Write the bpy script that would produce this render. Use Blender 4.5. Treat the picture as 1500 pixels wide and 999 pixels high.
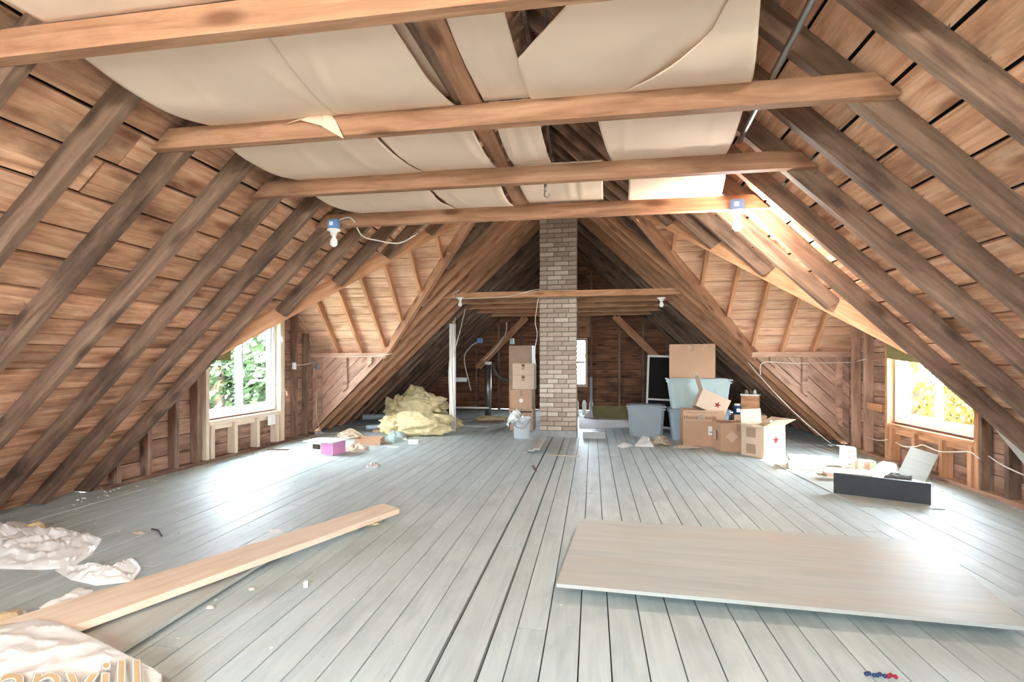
import bpy, math, random
from mathutils import Vector, Matrix, noise
random.seed(7)
R = math.radians
sc = bpy.context.scene
for o in list(bpy.data.objects): bpy.data.objects.remove(o)
COL = sc.collection

# ------------------------------------------------------------------ camera
CX, CH, F, HORIZ, YAW = 0.5, 1.2, 743.0, 527.0, R(9.02)
cam_d = bpy.data.cameras.new('camera'); cam = bpy.data.objects.new('camera', cam_d); COL.objects.link(cam)
cam_d.sensor_width = 36; cam_d.lens = F / 1500 * 36; cam_d.shift_y = (HORIZ - 499.5) / 1500
cam_d.clip_start = .05; cam_d.clip_end = 200
cam.location = (CX, 0, CH); cam.rotation_euler = (R(90), 0, YAW); sc.camera = cam

# ------------------------------------------------------------------ world, sun, exposure
w = bpy.data.worlds.new('sky'); sc.world = w; w.use_nodes = True
bg = w.node_tree.nodes['Background']; bg.inputs[0].default_value = (.76, .88, 1, 1); bg.inputs[1].default_value = 9.0
sun_d = bpy.data.lights.new('sun', 'SUN'); sun_d.energy = 5; sun_d.angle = R(.6); sun_d.color = (1, .93, .82)
sun = bpy.data.objects.new('sun', sun_d); COL.objects.link(sun)
sun.rotation_euler = Vector((-1, .30, -.85)).to_track_quat('-Z', 'Y').to_euler(); sun.location = (12, 0, 12)
vs = sc.view_settings; vs.view_transform = 'Standard'; vs.look = 'None'; vs.gamma = 1; vs.use_curve_mapping = False
vs.exposure = 2.6
sc.cycles.use_denoising = True
sc.cycles.max_bounces = 10; sc.cycles.diffuse_bounces = 7
sc.cycles.sample_clamp_indirect = 12

def portal(loc, rot, sx, sy):
    d = bpy.data.lights.new('daylight_portal', 'AREA'); d.shape = 'RECTANGLE'; d.size = sx; d.size_y = sy
    d.cycles.is_portal = True
    o = bpy.data.objects.new('daylight_portal', d); COL.objects.link(o); o.location = loc; o.rotation_euler = rot
portal((-4.16, 5.93, 1.1), (0, R(-90), 0), 1.2, 1.35)
portal((4.16, 5.87, 1.1), (0, R(90), 0), 1.2, 1.35)
portal((.1, 12.33, 1.15), (R(-90), 0, 0), .6, 1.2)
portal((0, -1.7, 1.35), (R(90), 0, 0), 2.0, 1.3)

# ------------------------------------------------------------------ helpers
def P(px, py, z=0.0):
    u, v = (px - 750) / F, (HORIZ - py) / F
    D = (z - CH) / v
    c, s = math.cos(YAW), math.sin(YAW)
    return Vector((CX + D * (u * c - s), D * (c + u * s), z))
def PD(px, py, D):
    u, v = (px - 750) / F, (HORIZ - py) / F
    c, s = math.cos(YAW), math.sin(YAW)
    return Vector((CX + D * (u * c - s), D * (c + u * s), CH + D * v))
def PY(px, py, Y):
    u = (px - 750) / F
    return PD(px, py, Y / (math.cos(YAW) + u * math.sin(YAW)))
def PX(px, py, X):
    u = (px - 750) / F
    return PD(px, py, (X - CX) / (u * math.cos(YAW) - math.sin(YAW)))
def lin(h):
    h = h.lstrip('#'); out = []
    for i in (0, 2, 4):
        c = int(h[i:i+2], 16) / 255
        out.append(c / 12.92 if c <= .04045 else ((c + .055) / 1.055) ** 2.4)
    return (*out, 1)

class MB:
    def __init__(s): s.v = []; s.f = []; s.smooth = False
    def add(s, vs, fs):
        b = len(s.v); s.v += [tuple(x) for x in vs]; s.f += [tuple(b + i for i in f) for f in fs]; return s
    def box(s, c, d, M=None):
        x, y, z = d[0]/2, d[1]/2, d[2]/2
        vs = [Vector((sx*x, sy*y, sz*z)) for sz in (-1, 1) for sy in (-1, 1) for sx in (-1, 1)]
        if M is not None: vs = [M @ q for q in vs]
        vs = [q + Vector(c) for q in vs]
        return s.add(vs, [(0,2,3,1),(4,5,7,6),(0,1,5,4),(1,3,7,5),(3,2,6,7),(2,0,4,6)])
    def prism(s, poly, z0, z1, M=None):
        n = len(poly)
        if sum(poly[i][0]*poly[(i+1)%n][1]-poly[(i+1)%n][0]*poly[i][1] for i in range(n)) < 0: poly = poly[::-1]
        vs = [Vector((x, y, z0)) for x, y in poly] + [Vector((x, y, z1)) for x, y in poly]
        if M is not None: vs = [M @ q for q in vs]
        return s.add(vs, [tuple(range(n-1, -1, -1)), tuple(range(n, 2*n))] + [(i, (i+1)%n, n+(i+1)%n, n+i) for i in range(n)])
    def lathe(s, prof, n=20, c=(0,0,0), M=None):
        vs = []; fs = []
        for r, z in prof:
            for k in range(n):
                a = 2*math.pi*k/n; q = Vector((r*math.cos(a), r*math.sin(a), z))
                vs.append((M @ q if M is not None else q) + Vector(c))
        for j in range(len(prof)-1):
            for k in range(n):
                fs.append((j*n+k, j*n+(k+1)%n, (j+1)*n+(k+1)%n, (j+1)*n+k))
        s.smooth = True
        return s.add(vs, fs)
    def tube(s, pts, r, n=6, smooth=True):
        pts = [Vector(p) for p in pts]
        if smooth and len(pts) > 2:
            q = []
            for i in range(len(pts)-1):
                a, b, c, d = pts[max(i-1,0)], pts[i], pts[i+1], pts[min(i+2,len(pts)-1)]
                for k in range(5):
                    t = k/5
                    q.append(.5*((2*b)+(c-a)*t+(2*a-5*b+4*c-d)*t*t+(3*b-a-3*c+d)*t**3))
            q.append(pts[-1]); pts = q
        vs = []; fs = []
        for i, p in enumerate(pts):
            t = (pts[min(i+1,len(pts)-1)] - pts[max(i-1,0)]).normalized()
            up = Vector((0,0,1)) if abs(t.z) < .9 else Vector((0,1,0))
            a = t.cross(up).normalized(); b = t.cross(a)
            vs += [p + r*(math.cos(2*math.pi*k/n)*a + math.sin(2*math.pi*k/n)*b) for k in range(n)]
        for i in range(len(pts)-1):
            for k in range(n): fs.append((i*n+k, (i+1)*n+k, (i+1)*n+(k+1)%n, i*n+(k+1)%n))
        fs.append(tuple(range(n))); fs.append(tuple((len(pts)-1)*n + k for k in range(n-1,-1,-1)))
        s.smooth = True
        return s.add(vs, fs)
    def build(s, name, mat, parent=None, loc=None, rz=0, M=None, smooth=None):
        me = bpy.data.meshes.new(name); me.from_pydata(s.v, [], s.f); me.validate()
        me.materials.append(mat)
        if (s.smooth if smooth is None else smooth):
            for p in me.polygons: p.use_smooth = True
        o = bpy.data.objects.new(name, me); COL.objects.link(o)
        if parent: o.parent = parent
        if M is not None: o.matrix_local = M
        else:
            if loc is not None: o.location = loc
            o.rotation_euler = (0, 0, rz)
        return o
def tag(o, label, cat=None, group=None, kind=None):
    if label: o['label'] = label
    if cat: o['category'] = cat
    if group: o['group'] = group
    if kind: o['kind'] = kind
    return o
def thing(name, label, cat, loc=(0,0,0), rz=0, group=None):
    o = bpy.data.objects.new(name, None); COL.objects.link(o); o.location = loc; o.rotation_euler = (0,0,rz)
    o.empty_display_size = .1
    return tag(o, label, cat, group)
def frame(o, ex, ey):
    ex = Vector(ex).normalized(); ey = Vector(ey).normalized(); ez = ex.cross(ey)
    return Matrix(((ex.x, ey.x, ez.x, o[0]), (ex.y, ey.y, ez.y, o[1]), (ex.z, ey.z, ez.z, o[2]), (0,0,0,1)))
def clip(poly, a, b, c):           # keep a*x+b*y <= c
    out = []
    for i in range(len(poly)):
        p, q = poly[i], poly[(i+1) % len(poly)]
        dp, dq = a*p[0]+b*p[1]-c, a*q[0]+b*q[1]-c
        if dp <= 0: out.append(p)
        if dp*dq < 0:
            t = dp/(dp-dq); out.append((p[0]+t*(q[0]-p[0]), p[1]+t*(q[1]-p[1])))
    return out
def area(p): return abs(sum(p[i][0]*p[(i+1)%len(p)][1]-p[(i+1)%len(p)][0]*p[i][1] for i in range(len(p))))/2 if len(p) > 2 else 0
def slab(name, poly, z0, z1, M, mat, parent=None):
    cx = sum(p[0] for p in poly)/len(poly); cy = sum(p[1] for p in poly)/len(poly)
    return MB().prism([(x-cx, y-cy) for x, y in poly], z0, z1).build(name, mat, parent, M=M @ Matrix.Translation((cx, cy, 0)))
def boards(name, regions, M, mat, parent, width, gap, ang=0, thick=.022, split=None, jit=.004, off=0):
    """fill convex regions of a surface with boards that run along angle ang"""
    ca, sa = math.cos(ang), math.sin(ang)
    k0 = min(min(-sa*x+ca*y for x, y in r) for r in regions); k1 = max(max(-sa*x+ca*y for x, y in r) for r in regions)
    y = k0; i = 0
    while y < k1 - .01:
        wd = width * random.uniform(.93, 1.07)
        lo, hi = y + gap/2, min(y + wd - gap/2, k1)
        cut = random.uniform(0, split) if split else 0
        for r in regions:
            p = clip(clip(r, -sa, ca, hi), sa, -ca, -lo)
            if area(p) < .0002: continue
            a0 = min(ca*q[0]+sa*q[1] for q in p); a1 = max(ca*q[0]+sa*q[1] for q in p)
            cs = [a0 - 1]
            if split:
                t = math.floor(a0/split)*split + cut
                while t < a1 - .4:
                    if t > a0 + .4: cs.append(t)
                    t += split
            cs.append(a1 + 1)
            for c0, c1 in zip(cs, cs[1:]):
                q = clip(clip(p, ca, sa, c1 - .002), -ca, -sa, -c0 - .002)
                if area(q) < .0002: continue
                # local frame with x along the board
                B = M @ Matrix.Rotation(ang, 4, 'Z')
                ql = [(ca*x+sa*yy, -sa*x+ca*yy) for x, yy in q]
                dz = random.uniform(-jit, jit)
                slab(name, ql, -thick + off, dz + off, B, mat, parent)
        y += wd; i += 1
def lumber(name, p0, p1, wd, dp, mat, parent=None, up=(0,0,1), ext=0):
    """a straight timber from p0 to p1: wd across, dp along up; p0 and p1 on the centre line"""
    p0, p1 = Vector(p0), Vector(p1); ex = (p1-p0).normalized(); L = (p1-p0).length
    ey = Vector(up) - ex*Vector(up).dot(ex)
    return MB().box((0,0,0), (L+ext, dp, wd)).build(name, mat, parent, M=frame((p0+p1)/2, ex, ey))

# ------------------------------------------------------------------ materials
def mat_new(name):
    m = bpy.data.materials.new(name); m.use_nodes = True
    n = m.node_tree.nodes; return m, n, m.node_tree.links, n['Principled BSDF']
def plain(name, col, rough=.7, metal=0, var=.12, scale=6, bump=.0, spec=.3):
    m, n, l, b = mat_new(name)
    tc = n.new('ShaderNodeTexCoord'); no = n.new('ShaderNodeTexNoise'); no.inputs['Scale'].default_value = scale; no.inputs['Detail'].default_value = 5
    l.new(tc.outputs['Object'], no.inputs['Vector'])
    r = n.new('ShaderNodeValToRGB'); c = lin(col)
    r.color_ramp.elements[0].position = .3; r.color_ramp.elements[1].position = .75
    r.color_ramp.elements[0].color = (*[max(0, x*(1-var)) for x in c[:3]], 1); r.color_ramp.elements[1].color = (*[min(1, x*(1+var)) for x in c[:3]], 1)
    l.new(no.outputs['Fac'], r.inputs['Fac']); l.new(r.outputs['Color'], b.inputs['Base Color'])
    b.inputs['Roughness'].default_value = rough; b.inputs['Metallic'].default_value = metal; b.inputs['Specular IOR Level'].default_value = spec
    if bump:
        bp = n.new('ShaderNodeBump'); bp.inputs['Strength'].default_value = bump; bp.inputs['Distance'].default_value = .02
        l.new(no.outputs['Fac'], bp.inputs['Height']); l.new(bp.outputs['Normal'], b.inputs['Normal'])
    return m
def wood(name, dark, mid, light, rough=.75, stain=None, stain_amt=.5, stain_scale=1.3, tint=.25, knots=.8, grain=1.0, spec=.25):
    m, n, l, b = mat_new(name)
    tc = n.new('ShaderNodeTexCoord'); oi = n.new('ShaderNodeObjectInfo')
    add = n.new('ShaderNodeVectorMath'); add.operation = 'ADD'
    mul = n.new('ShaderNodeVectorMath'); mul.operation = 'SCALE'; mul.inputs['Scale'].default_value = 37
    cb = n.new('ShaderNodeCombineXYZ')
    for i in range(3): l.new(oi.outputs['Random'], cb.inputs[i])
    l.new(cb.outputs[0], mul.inputs[0]); l.new(tc.outputs['Object'], add.inputs[0]); l.new(mul.outputs[0], add.inputs[1])
    mp = n.new('ShaderNodeMapping'); mp.inputs['Scale'].default_value = (.8, 9, 9); l.new(add.outputs[0], mp.inputs['Vector'])
    g = n.new('ShaderNodeTexNoise'); g.inputs['Scale'].default_value = 2.2*grain; g.inputs['Detail'].default_value = 7; g.inputs['Roughness'].default_value = .62; g.inputs['Distortion'].default_value = .9
    l.new(mp.outputs[0], g.inputs['Vector'])
    cr = n.new('ShaderNodeValToRGB'); e = cr.color_ramp.elements
    e[0].position = .2; e[0].color = lin(dark); e[1].position = .78; e[1].color = lin(light)
    x = e.new(.5); x.color = lin(mid); l.new(g.outputs['Fac'], cr.inputs['Fac'])
    col = cr.outputs['Color']
    def mix(a, fac, c2, mode='MIX'):
        mx = n.new('ShaderNodeMix'); mx.data_type = 'RGBA'; mx.blend_type = mode
        l.new(a, mx.inputs[6]); l.new(fac, mx.inputs[0])
        if isinstance(c2, tuple): mx.inputs[7].default_value = c2
        else: l.new(c2, mx.inputs[7])
        return mx.outputs[2]
    def mr(v, a, b_, c, d):
        q = n.new('ShaderNodeMapRange'); l.new(v, q.inputs[0]); q.inputs[1].default_value = a; q.inputs[2].default_value = b_; q.inputs[3].default_value = c; q.inputs[4].default_value = d
        return q.outputs[0]
    if knots:
        mp2 = n.new('ShaderNodeMapping'); mp2.inputs['Scale'].default_value = (2.4, 7, 7); l.new(add.outputs[0], mp2.inputs['Vector'])
        vo = n.new('ShaderNodeTexVoronoi'); vo.inputs['Scale'].default_value = 1.0; l.new(mp2.outputs[0], vo.inputs['Vector'])
        col = mix(col, mr(vo.outputs['Distance'], .1, .26, knots, 0), lin(dark))
    if stain:
        st = n.new('ShaderNodeTexNoise'); st.inputs['Scale'].default_value = stain_scale; st.inputs['Detail'].default_value = 6; st.inputs['Roughness'].default_value = .65
        mp3 = n.new('ShaderNodeMapping'); mp3.inputs['Scale'].default_value = (1, 2.2, 2.2); l.new(add.outputs[0], mp3.inputs['Vector']); l.new(mp3.outputs[0], st.inputs['Vector'])
        col = mix(col, mr(st.outputs['Fac'], .47, .68, 0, stain_amt), lin(stain))
    # board to board difference
    hs = n.new('ShaderNodeHueSaturation'); l.new(col, hs.inputs['Color']); l.new(mr(oi.outputs['Random'], 0, 1, 1-tint, 1+tint), hs.inputs['Value'])
    l.new(hs.outputs[0], b.inputs['Base Color'])
    b.inputs['Roughness'].default_value = rough; b.inputs['Specular IOR Level'].default_value = spec
    bp = n.new('ShaderNodeBump'); bp.inputs['Strength'].default_value = .25; bp.inputs['Distance'].default_value = .01
    l.new(g.outputs['Fac'], bp.inputs['Height']); l.new(bp.outputs['Normal'], b.inputs['Normal'])
    return m
M = {}
M['roofboard'] = wood('roof_board_wood', '8c5a40', 'd6a482', 'efcdae', stain='553424', stain_amt=.7, tint=.2)
M['shadeboard'] = wood('shade_dark_roof_board_wood', '2c1a12', '5a3523', '7a4c33', stain='1c120d', stain_amt=.7, tint=.25)  # rear roof boards: the shade back there is put into a darker wood colour
M['crossboard'] = wood('cross_roof_board_wood', 'a8755a', 'd8ab8b', 'ecccb0', stain='7d5641', stain_amt=.4, tint=.14)
M['rafter'] = wood('old_rafter_wood', '4d392e', '836754', 'a3846d', stain='2a1f1a', stain_amt=.75, tint=.15)
M['beam'] = wood('collar_tie_wood', '76503a', 'a87b5e', 'c1967a', stain='6a4431', stain_amt=.5, tint=.06, knots=1)
M['wallboard'] = wood('wall_board_wood', '6b4d3e', 'aa8570', 'ccaa92', stain='463329', stain_amt=.6, tint=.2)
M['backboard'] = wood('back_wall_wood', '4f3022', '855a40', 'a57755', stain='2b1b13', stain_amt=.7, tint=.2)
M['stud'] = wood('old_stud_wood', '553f34', '8a6d5b', 'ab8f7b', stain='33281f', stain_amt=.55, tint=.2)
M['orange'] = wood('jack_rafter_wood', '93613f', 'c4906a', 'dbae8a', stain='75492f', stain_amt=.4, tint=.12)
M['newwood'] = wood('new_lumber_wood', 'c9ac90', 'dec9b1', 'e9d9c4', tint=.05, knots=.4)
M['knee'] = wood('knee_wall_wood', '8a6450', 'c09a82', 'd6b49e', stain='5b4538', stain_amt=.5, tint=.14)
M['floor'] = wood('painted_floor_boards', 'a3afad', 'b5c0bd', 'c1cac6', rough=.5, stain='98a29f', stain_amt=.55, stain_scale=2.2, tint=.05, knots=.12, spec=.35)
M['floorbare'] = wood('worn_grey_floor_board', 'a3adaa', 'b6c0bd', 'c2cac6', rough=.55, stain='9ba39f', stain_amt=.5, tint=.03, knots=.15)
M['ply'] = wood('weathered_plywood', '9da29d', 'afb3ac', 'bcbfb6', rough=.45, stain='b5a797', stain_amt=.6, stain_scale=1.0, tint=.02, knots=.1, grain=.7)
M['dark'] = plain('dark_underlay', '16110e', .95)
M['cardboard'] = plain('cardboard', 'c09a7c', .85, var=.06, scale=3)
M['cardboard2'] = plain('pale_cardboard', 'd0b59b', .85, var=.06, scale=3)
M['sheet'] = plain('ceiling_cardboard', 'e6ccb5', .85, var=.07, scale=2)
M['tape'] = plain('brown_tape', 'a98a70', .5)
M['white'] = plain('white_vinyl', 'e9ecec', .4, var=.03)
M['paper'] = plain('white_paper', 'eeeae2', .8, var=.04)
M['plasticbag'] = plain('white_plastic_film', 'e8e6e0', .35, var=.06, scale=4)
M['tanprint'] = plain('tan_print', 'c9ae84', .5, var=.08)
M['greyprint'] = plain('grey_print', 'a8a8a4', .5, var=.05)
M['grey'] = plain('grey_plastic', '9aa3a6', .5, var=.05)
M['mint'] = plain('pale_green_plastic', 'b3c4bf', .5, var=.05)
M['bluegrey'] = plain('blue_grey_plastic', '93a3ab', .5, var=.05)
M['blue'] = plain('blue_plastic', '6f93c4', .45, var=.08)
M['navy'] = plain('navy_plastic', '2b3f63', .4)
M['wire'] = plain('cream_cable', 'd8cfbf', .5, var=.05)
M['darkwire'] = plain('dark_cable', '55504a', .5)
M['metal'] = plain('dull_metal', '8d8a86', .38, metal=.85, var=.12)
M['porcelain'] = plain('white_porcelain', 'efece4', .25, var=.02)
M['black'] = plain('black_paint', '35373a', .45, var=.25, scale=4)
M['ink'] = plain('dark_ink', '4b4038', .7)
M['red'] = plain('red_ink', '96202c', .7)
M['teal'] = plain('teal_ink', '4c9a98', .7)
M['yellowfoam'] = plain('yellow_insulation', 'dccb9c', .95, var=.22, scale=14, bump=1.0)
M['tanfoam'] = plain('insulation_paper_face', 'c0af84', .9, var=.2, scale=9, bump=.6)
M['pink'] = plain('pink_box', 'd58db6', .6)
M['rope'] = plain('beige_rope', 'c0ae98', .9, var=.2, scale=20)
M['debris'] = plain('plaster_crumbs', 'cfc7ba', .9, var=.3, scale=30)
M['leafg'] = plain('green_leaves', '36482a', .6, var=.5, scale=.8)
M['leafy'] = plain('autumn_leaves', '7a6324', .6, var=.5, scale=.8)
M['bark'] = plain('bark', '5a4a3c', .9, bump=.5)
M['ground'] = plain('distant_ground', '9b9f8e', .9)
M['mortar'] = plain('mortar', '857b70', .95, var=.15, scale=20, bump=.3)
M['concrete'] = plain('concrete', 'a2a19c', .9, var=.12, scale=12)
M['olive'] = plain('olive_board', '8a8256', .8, var=.15)
m, n, l, b = mat_new('brick'); 
oi = n.new('ShaderNodeObjectInfo'); tc = n.new('ShaderNodeTexCoord'); no = n.new('ShaderNodeTexNoise'); no.inputs['Scale'].default_value = 18; no.inputs['Detail'].default_value = 6
l.new(tc.outputs['Object'], no.inputs['Vector'])
cr = n.new('ShaderNodeValToRGB'); e = cr.color_ramp.elements; e[0].color = lin('8f7a6a'); e[1].color = lin('ded2bf'); x = e.new(.5); x.color = lin('b8a28f')
ad = n.new('ShaderNodeMath'); ad.operation = 'MULTIPLY_ADD'; ad.inputs[1].default_value = .5; l.new(oi.outputs['Random'], ad.inputs[0])
sb = n.new('ShaderNodeMath'); sb.operation = 'MULTIPLY'; sb.inputs[1].default_value = .55; l.new(no.outputs['Fac'], sb.inputs[0]); l.new(sb.outputs[0], ad.inputs[2])
l.new(ad.outputs[0], cr.inputs['Fac']); l.new(cr.outputs['Color'], b.inputs['Base Color']); b.inputs['Roughness'].default_value = .9
bp = n.new('ShaderNodeBump'); bp.inputs['Strength'].default_value = .5; bp.inputs['Distance'].default_value = .01; l.new(no.outputs['Fac'], bp.inputs['Height']); l.new(bp.outputs['Normal'], b.inputs['Normal'])
M['brick'] = m
m, n, l, b = mat_new('window_glass')
tr = n.new('ShaderNodeBsdfTransparent'); gl = n.new('ShaderNodeBsdfGlossy'); gl.inputs['Roughness'].default_value = .02; mx = n.new('ShaderNodeMixShader'); mx.inputs[0].default_value = .06
l.new(tr.outputs[0], mx.inputs[1]); l.new(gl.outputs[0], mx.inputs[2]); l.new(mx.outputs[0], n['Material Output'].inputs['Surface'])
M['glass'] = m
m, n, l, b = mat_new('clear_plastic'); b.inputs['Base Color'].default_value = lin('dfe6ea'); b.inputs['Transmission Weight'].default_value = .6; b.inputs['Roughness'].default_value = .25
M['clear'] = m
m, n, l, b = mat_new('dark_screen_mesh'); b.inputs['Base Color'].default_value = lin('1c1512'); b.inputs['Roughness'].default_value = .6; b.inputs['Specular IOR Level'].default_value = .1
M['screen'] = m
m, n, l, b = mat_new('frosted_bulb'); b.inputs['Base Color'].default_value = lin('f4f3ee'); b.inputs['Roughness'].default_value = .2
M['bulb'] = m
m, n, l, b = mat_new('lit_bulb'); b.inputs['Base Color'].default_value = (1,1,1,1); b.inputs['Emission Color'].default_value = (1, .96, .9, 1); b.inputs['Emission Strength'].default_value = 30
M['litbulb'] = m

# ------------------------------------------------------------------ structure
EAVE, SL = 4.15, .955                      # board plane of the main roof: z = SL*(EAVE-|x|)
TH = math.atan(SL); CT, ST = math.cos(TH), math.sin(TH)
ZR = SL*EAVE
Y0, Y1 = -1.6, 12.2
NK, NZ, NS = 3.97, 1.357, .85              # near slope of the cross roof
FK, FZ, FS = 7.65, 1.30, 1.17              # far slope of the cross roof
ZX = 3.14; YX = NK + (ZX-NZ)/NS
def Yn(z): return NK + max(0, z-NZ)/NS
def Yf(z): return FK - max(0, z-FZ)/FS
WX = 4.0

def struct(o): o['kind'] = 'structure'; return o
# floor
floor = struct(MB().box((0, (Y0+Y1)/2, -.06), (2*EAVE+.5, Y1-Y0+.2, .06)).build('floor', M['dark']))
fm = frame((0,0,0), (0,1,0), (-1,0,0))   # x along Y, y along -X
WB0, WB1 = -.115, .075
def fl(region, wdt): boards('floor_plank', [region], fm, M['floor'], floor, wdt, .006, thick=.026, split=3.6, jit=.0015)
fl([(Y0, -EAVE-.1), (Y1, -EAVE-.1), (Y1, -WB1), (Y0, -WB1)], .137)
fl([(Y0, -WB0), (Y1, -WB0), (Y1, EAVE+.1), (Y0, EAVE+.1)], .137)
# the wide loose board that has lifted along the middle
for a, b_ in ((Y0, 3.2), (3.21, 7.6), (7.61, Y1)):
    o = slab('floor_plank', [(a, -WB1+.012), (b_, -WB1+.012), (b_, -WB0-.016), (a, -WB0-.016)], -.026, .006 if a == 3.21 or a < 0 else 0, fm, M['floorbare'], floor)

# main roof
def roof(side):
    s = -1 if side == 'left' else 1
    name = 'ceiling_' + side
    if s < 0: fr = frame((-EAVE, 0, 0), (0,1,0), (CT,0,ST)); sy = 1
    else:     fr = frame((EAVE, 0, 0), (0,-1,0), (-CT,0,ST)); sy = -1
    L = ZR/ST; zx = lambda z: z/ST
    near = [(Y0, 0), (NK, 0), (NK, zx(NZ)), (YX, zx(ZX)), (YX, L), (Y0, L)]
    FR = FK + .07
    rear = [(FR, 0), (Y1, 0), (Y1, L), (YX, L), (YX, zx(ZX)), (FR, zx(FZ))]
    skin = MB().prism([(sy*x, y) for x, y in near], -.06, -.03, fr).prism([(sy*x, y) for x, y in rear], -.06, -.03, fr)
    root = struct(skin.build(name, M['dark']))
    # convex regions: below kink, along the valley, above
    s_bw = .21
    def reg(pts): return [(sy*x, y) for x, y in pts]
    regs = [reg([(Y0, 0), (NK, 0), (NK, zx(NZ)), (Y0, zx(NZ))]), reg([(Y0, zx(NZ)), (NK, zx(NZ)), (YX, zx(ZX)), (Y0, zx(ZX))]),
            reg([(FR, 0), (Y1, 0), (Y1, zx(FZ)), (FR, zx(FZ))]), reg([(FR, zx(FZ)), (Y1, zx(FZ)), (Y1, zx(ZX)), (YX, zx(ZX))]),
            reg([(Y0, zx(ZX)), (Y1, zx(ZX)), (Y1, L), (Y0, L)])]
    boards('roof_board', regs[:2] + [clip(regs[4], sy, 0, FK)], fr, M['roofboard'], root, s_bw, .017, split=4.4, jit=.005)
    boards('roof_board', regs[2:4] + [clip(regs[4], -sy, 0, -FK)], fr, M['shadeboard'], root, .21, .017, split=4.4, jit=.005)
    d, t = .115, .048
    y = 2.36 - .39*10
    while y < Y1 - .05:
        if y < NK: z0 = .02
        elif y < YX: z0 = NZ + NS*(y-NK) + .02
        elif y < FK: z0 = FZ + FS*(FK-y) + .02
        else: z0 = .02
        if y > Y0 + .05:
            a, b_ = z0/ST, L
            q = .10 if z0 < .1 else 0          # foot cut level with the floor
            yy = sy*y
            pr = MB().prism([(a, .002), (b_, .002), (b_ - d*.9, d), (a + d*SL*(1 if z0 < .1 else .2), d)], -t/2, t/2)
            # local x = up slope, y = inward
            ex = Vector((-s*CT, 0, ST)); ey = Vector((-s*ST, 0, -CT))
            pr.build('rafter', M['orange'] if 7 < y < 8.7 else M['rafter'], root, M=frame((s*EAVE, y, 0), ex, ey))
        y += .39
    nb = MB(); rn = random.Random(5+s)
    ex = Vector((-s*CT, 0, ST)); ey = Vector((-s*ST, 0, -CT))
    for k in range(260):
        yr = 2.36 + .39*rn.randint(-4, 4) + rn.choice((-1, 1))*rn.uniform(.03, .05); u_ = rn.uniform(1.2, 5.0)
        o_ = Vector((s*EAVE, yr, 0)) + ex*u_ + ey*.002; tip = o_ + ey*rn.uniform(.02, .04) + ex*rn.uniform(-.01, .01)
        nb.tube([o_, tip], .0018, 4, False)
    nb.build('nail_points', M['metal'], root, smooth=False)['kind'] = 'stuff'
    # valley rafters
    def vp(x, y, z): return Vector((s*x, y, z))
    for (ax, ay, az, bx, by, bz), m_ in ((((EAVE-NZ/SL), NK-.03, NZ, EAVE-ZX/SL, YX, ZX), M['orange']), ((EAVE-FZ/SL, FK, FZ, EAVE-ZX/SL, YX, ZX), M['beam'])):
        lumber('valley_rafter', vp(ax, ay, az-.05), vp(bx, by, bz-.05), .05, .16, m_, root)
    return root
RL = roof('left'); RR = roof('right')
ridge = struct(MB().box((0, (Y0+Y1)/2, ZR-.12), (.03, Y1-Y0, .2)).build('ceiling_ridge', M['rafter']))

for s in (-1, 1): MB().box((s*(EAVE+.12), (Y0+Y1)/2, .05), (.03, Y1-Y0, .3)).build('eave_board', M['dark'], RL if s < 0 else RR)

# cross roof slopes
def cross(side):
    s = -1 if side == 'left' else 1
    ph = math.atan(FS); L = (ZX-FZ)/math.sin(ph)
    fr = frame((0, FK, FZ), (1,0,0), (0, -math.cos(ph), math.sin(ph)))
    xa, xb = EAVE-FZ/SL, EAVE-ZX/SL
    reg = [(s*(WX+.1), 0), (s*xa, 0), (s*xb, L), (s*(WX+.1), L)]
    root = struct(MB().prism(reg, -.06, -.03, fr).build('ceiling_cross_' + side, M['dark']))
    boards('roof_board', [reg], fr, M['crossboard'], root, .15, .007, jit=.004)
    x = 1.08
    while x < WX - .1:
        zb = FZ if x > xa else SL*(EAVE-x)
        a = (zb-FZ)/math.sin(ph) + .02
        MB().prism([(a, 0), (L, 0), (L-.06, .09), (a+.06, .09)], -.022, .022).build('jack_rafter', M['orange'], root,
            M=frame((s*x, FK, FZ), (0, -math.cos(ph), math.sin(ph)), (0, -math.sin(ph), -math.cos(ph))))
        x += .405
    # near slope (faces away)
    pn = math.atan(NS); Ln = (ZX-NZ)/math.sin(pn)
    fn = frame((0, NK, NZ), (-1,0,0), (0, math.cos(pn), math.sin(pn)))
    regn = [(-s*(WX+.1), 0), (-s*(EAVE-NZ/SL), 0), (-s*xb, Ln), (-s*(WX+.1), Ln)]
    slab('underlay', regn, -.06, -.03, fn, M['dark'], root)
    boards('roof_board', [regn], fn, M['crossboard'], root, .2, .008)
    return root
cross('left'); cross('right')

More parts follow.
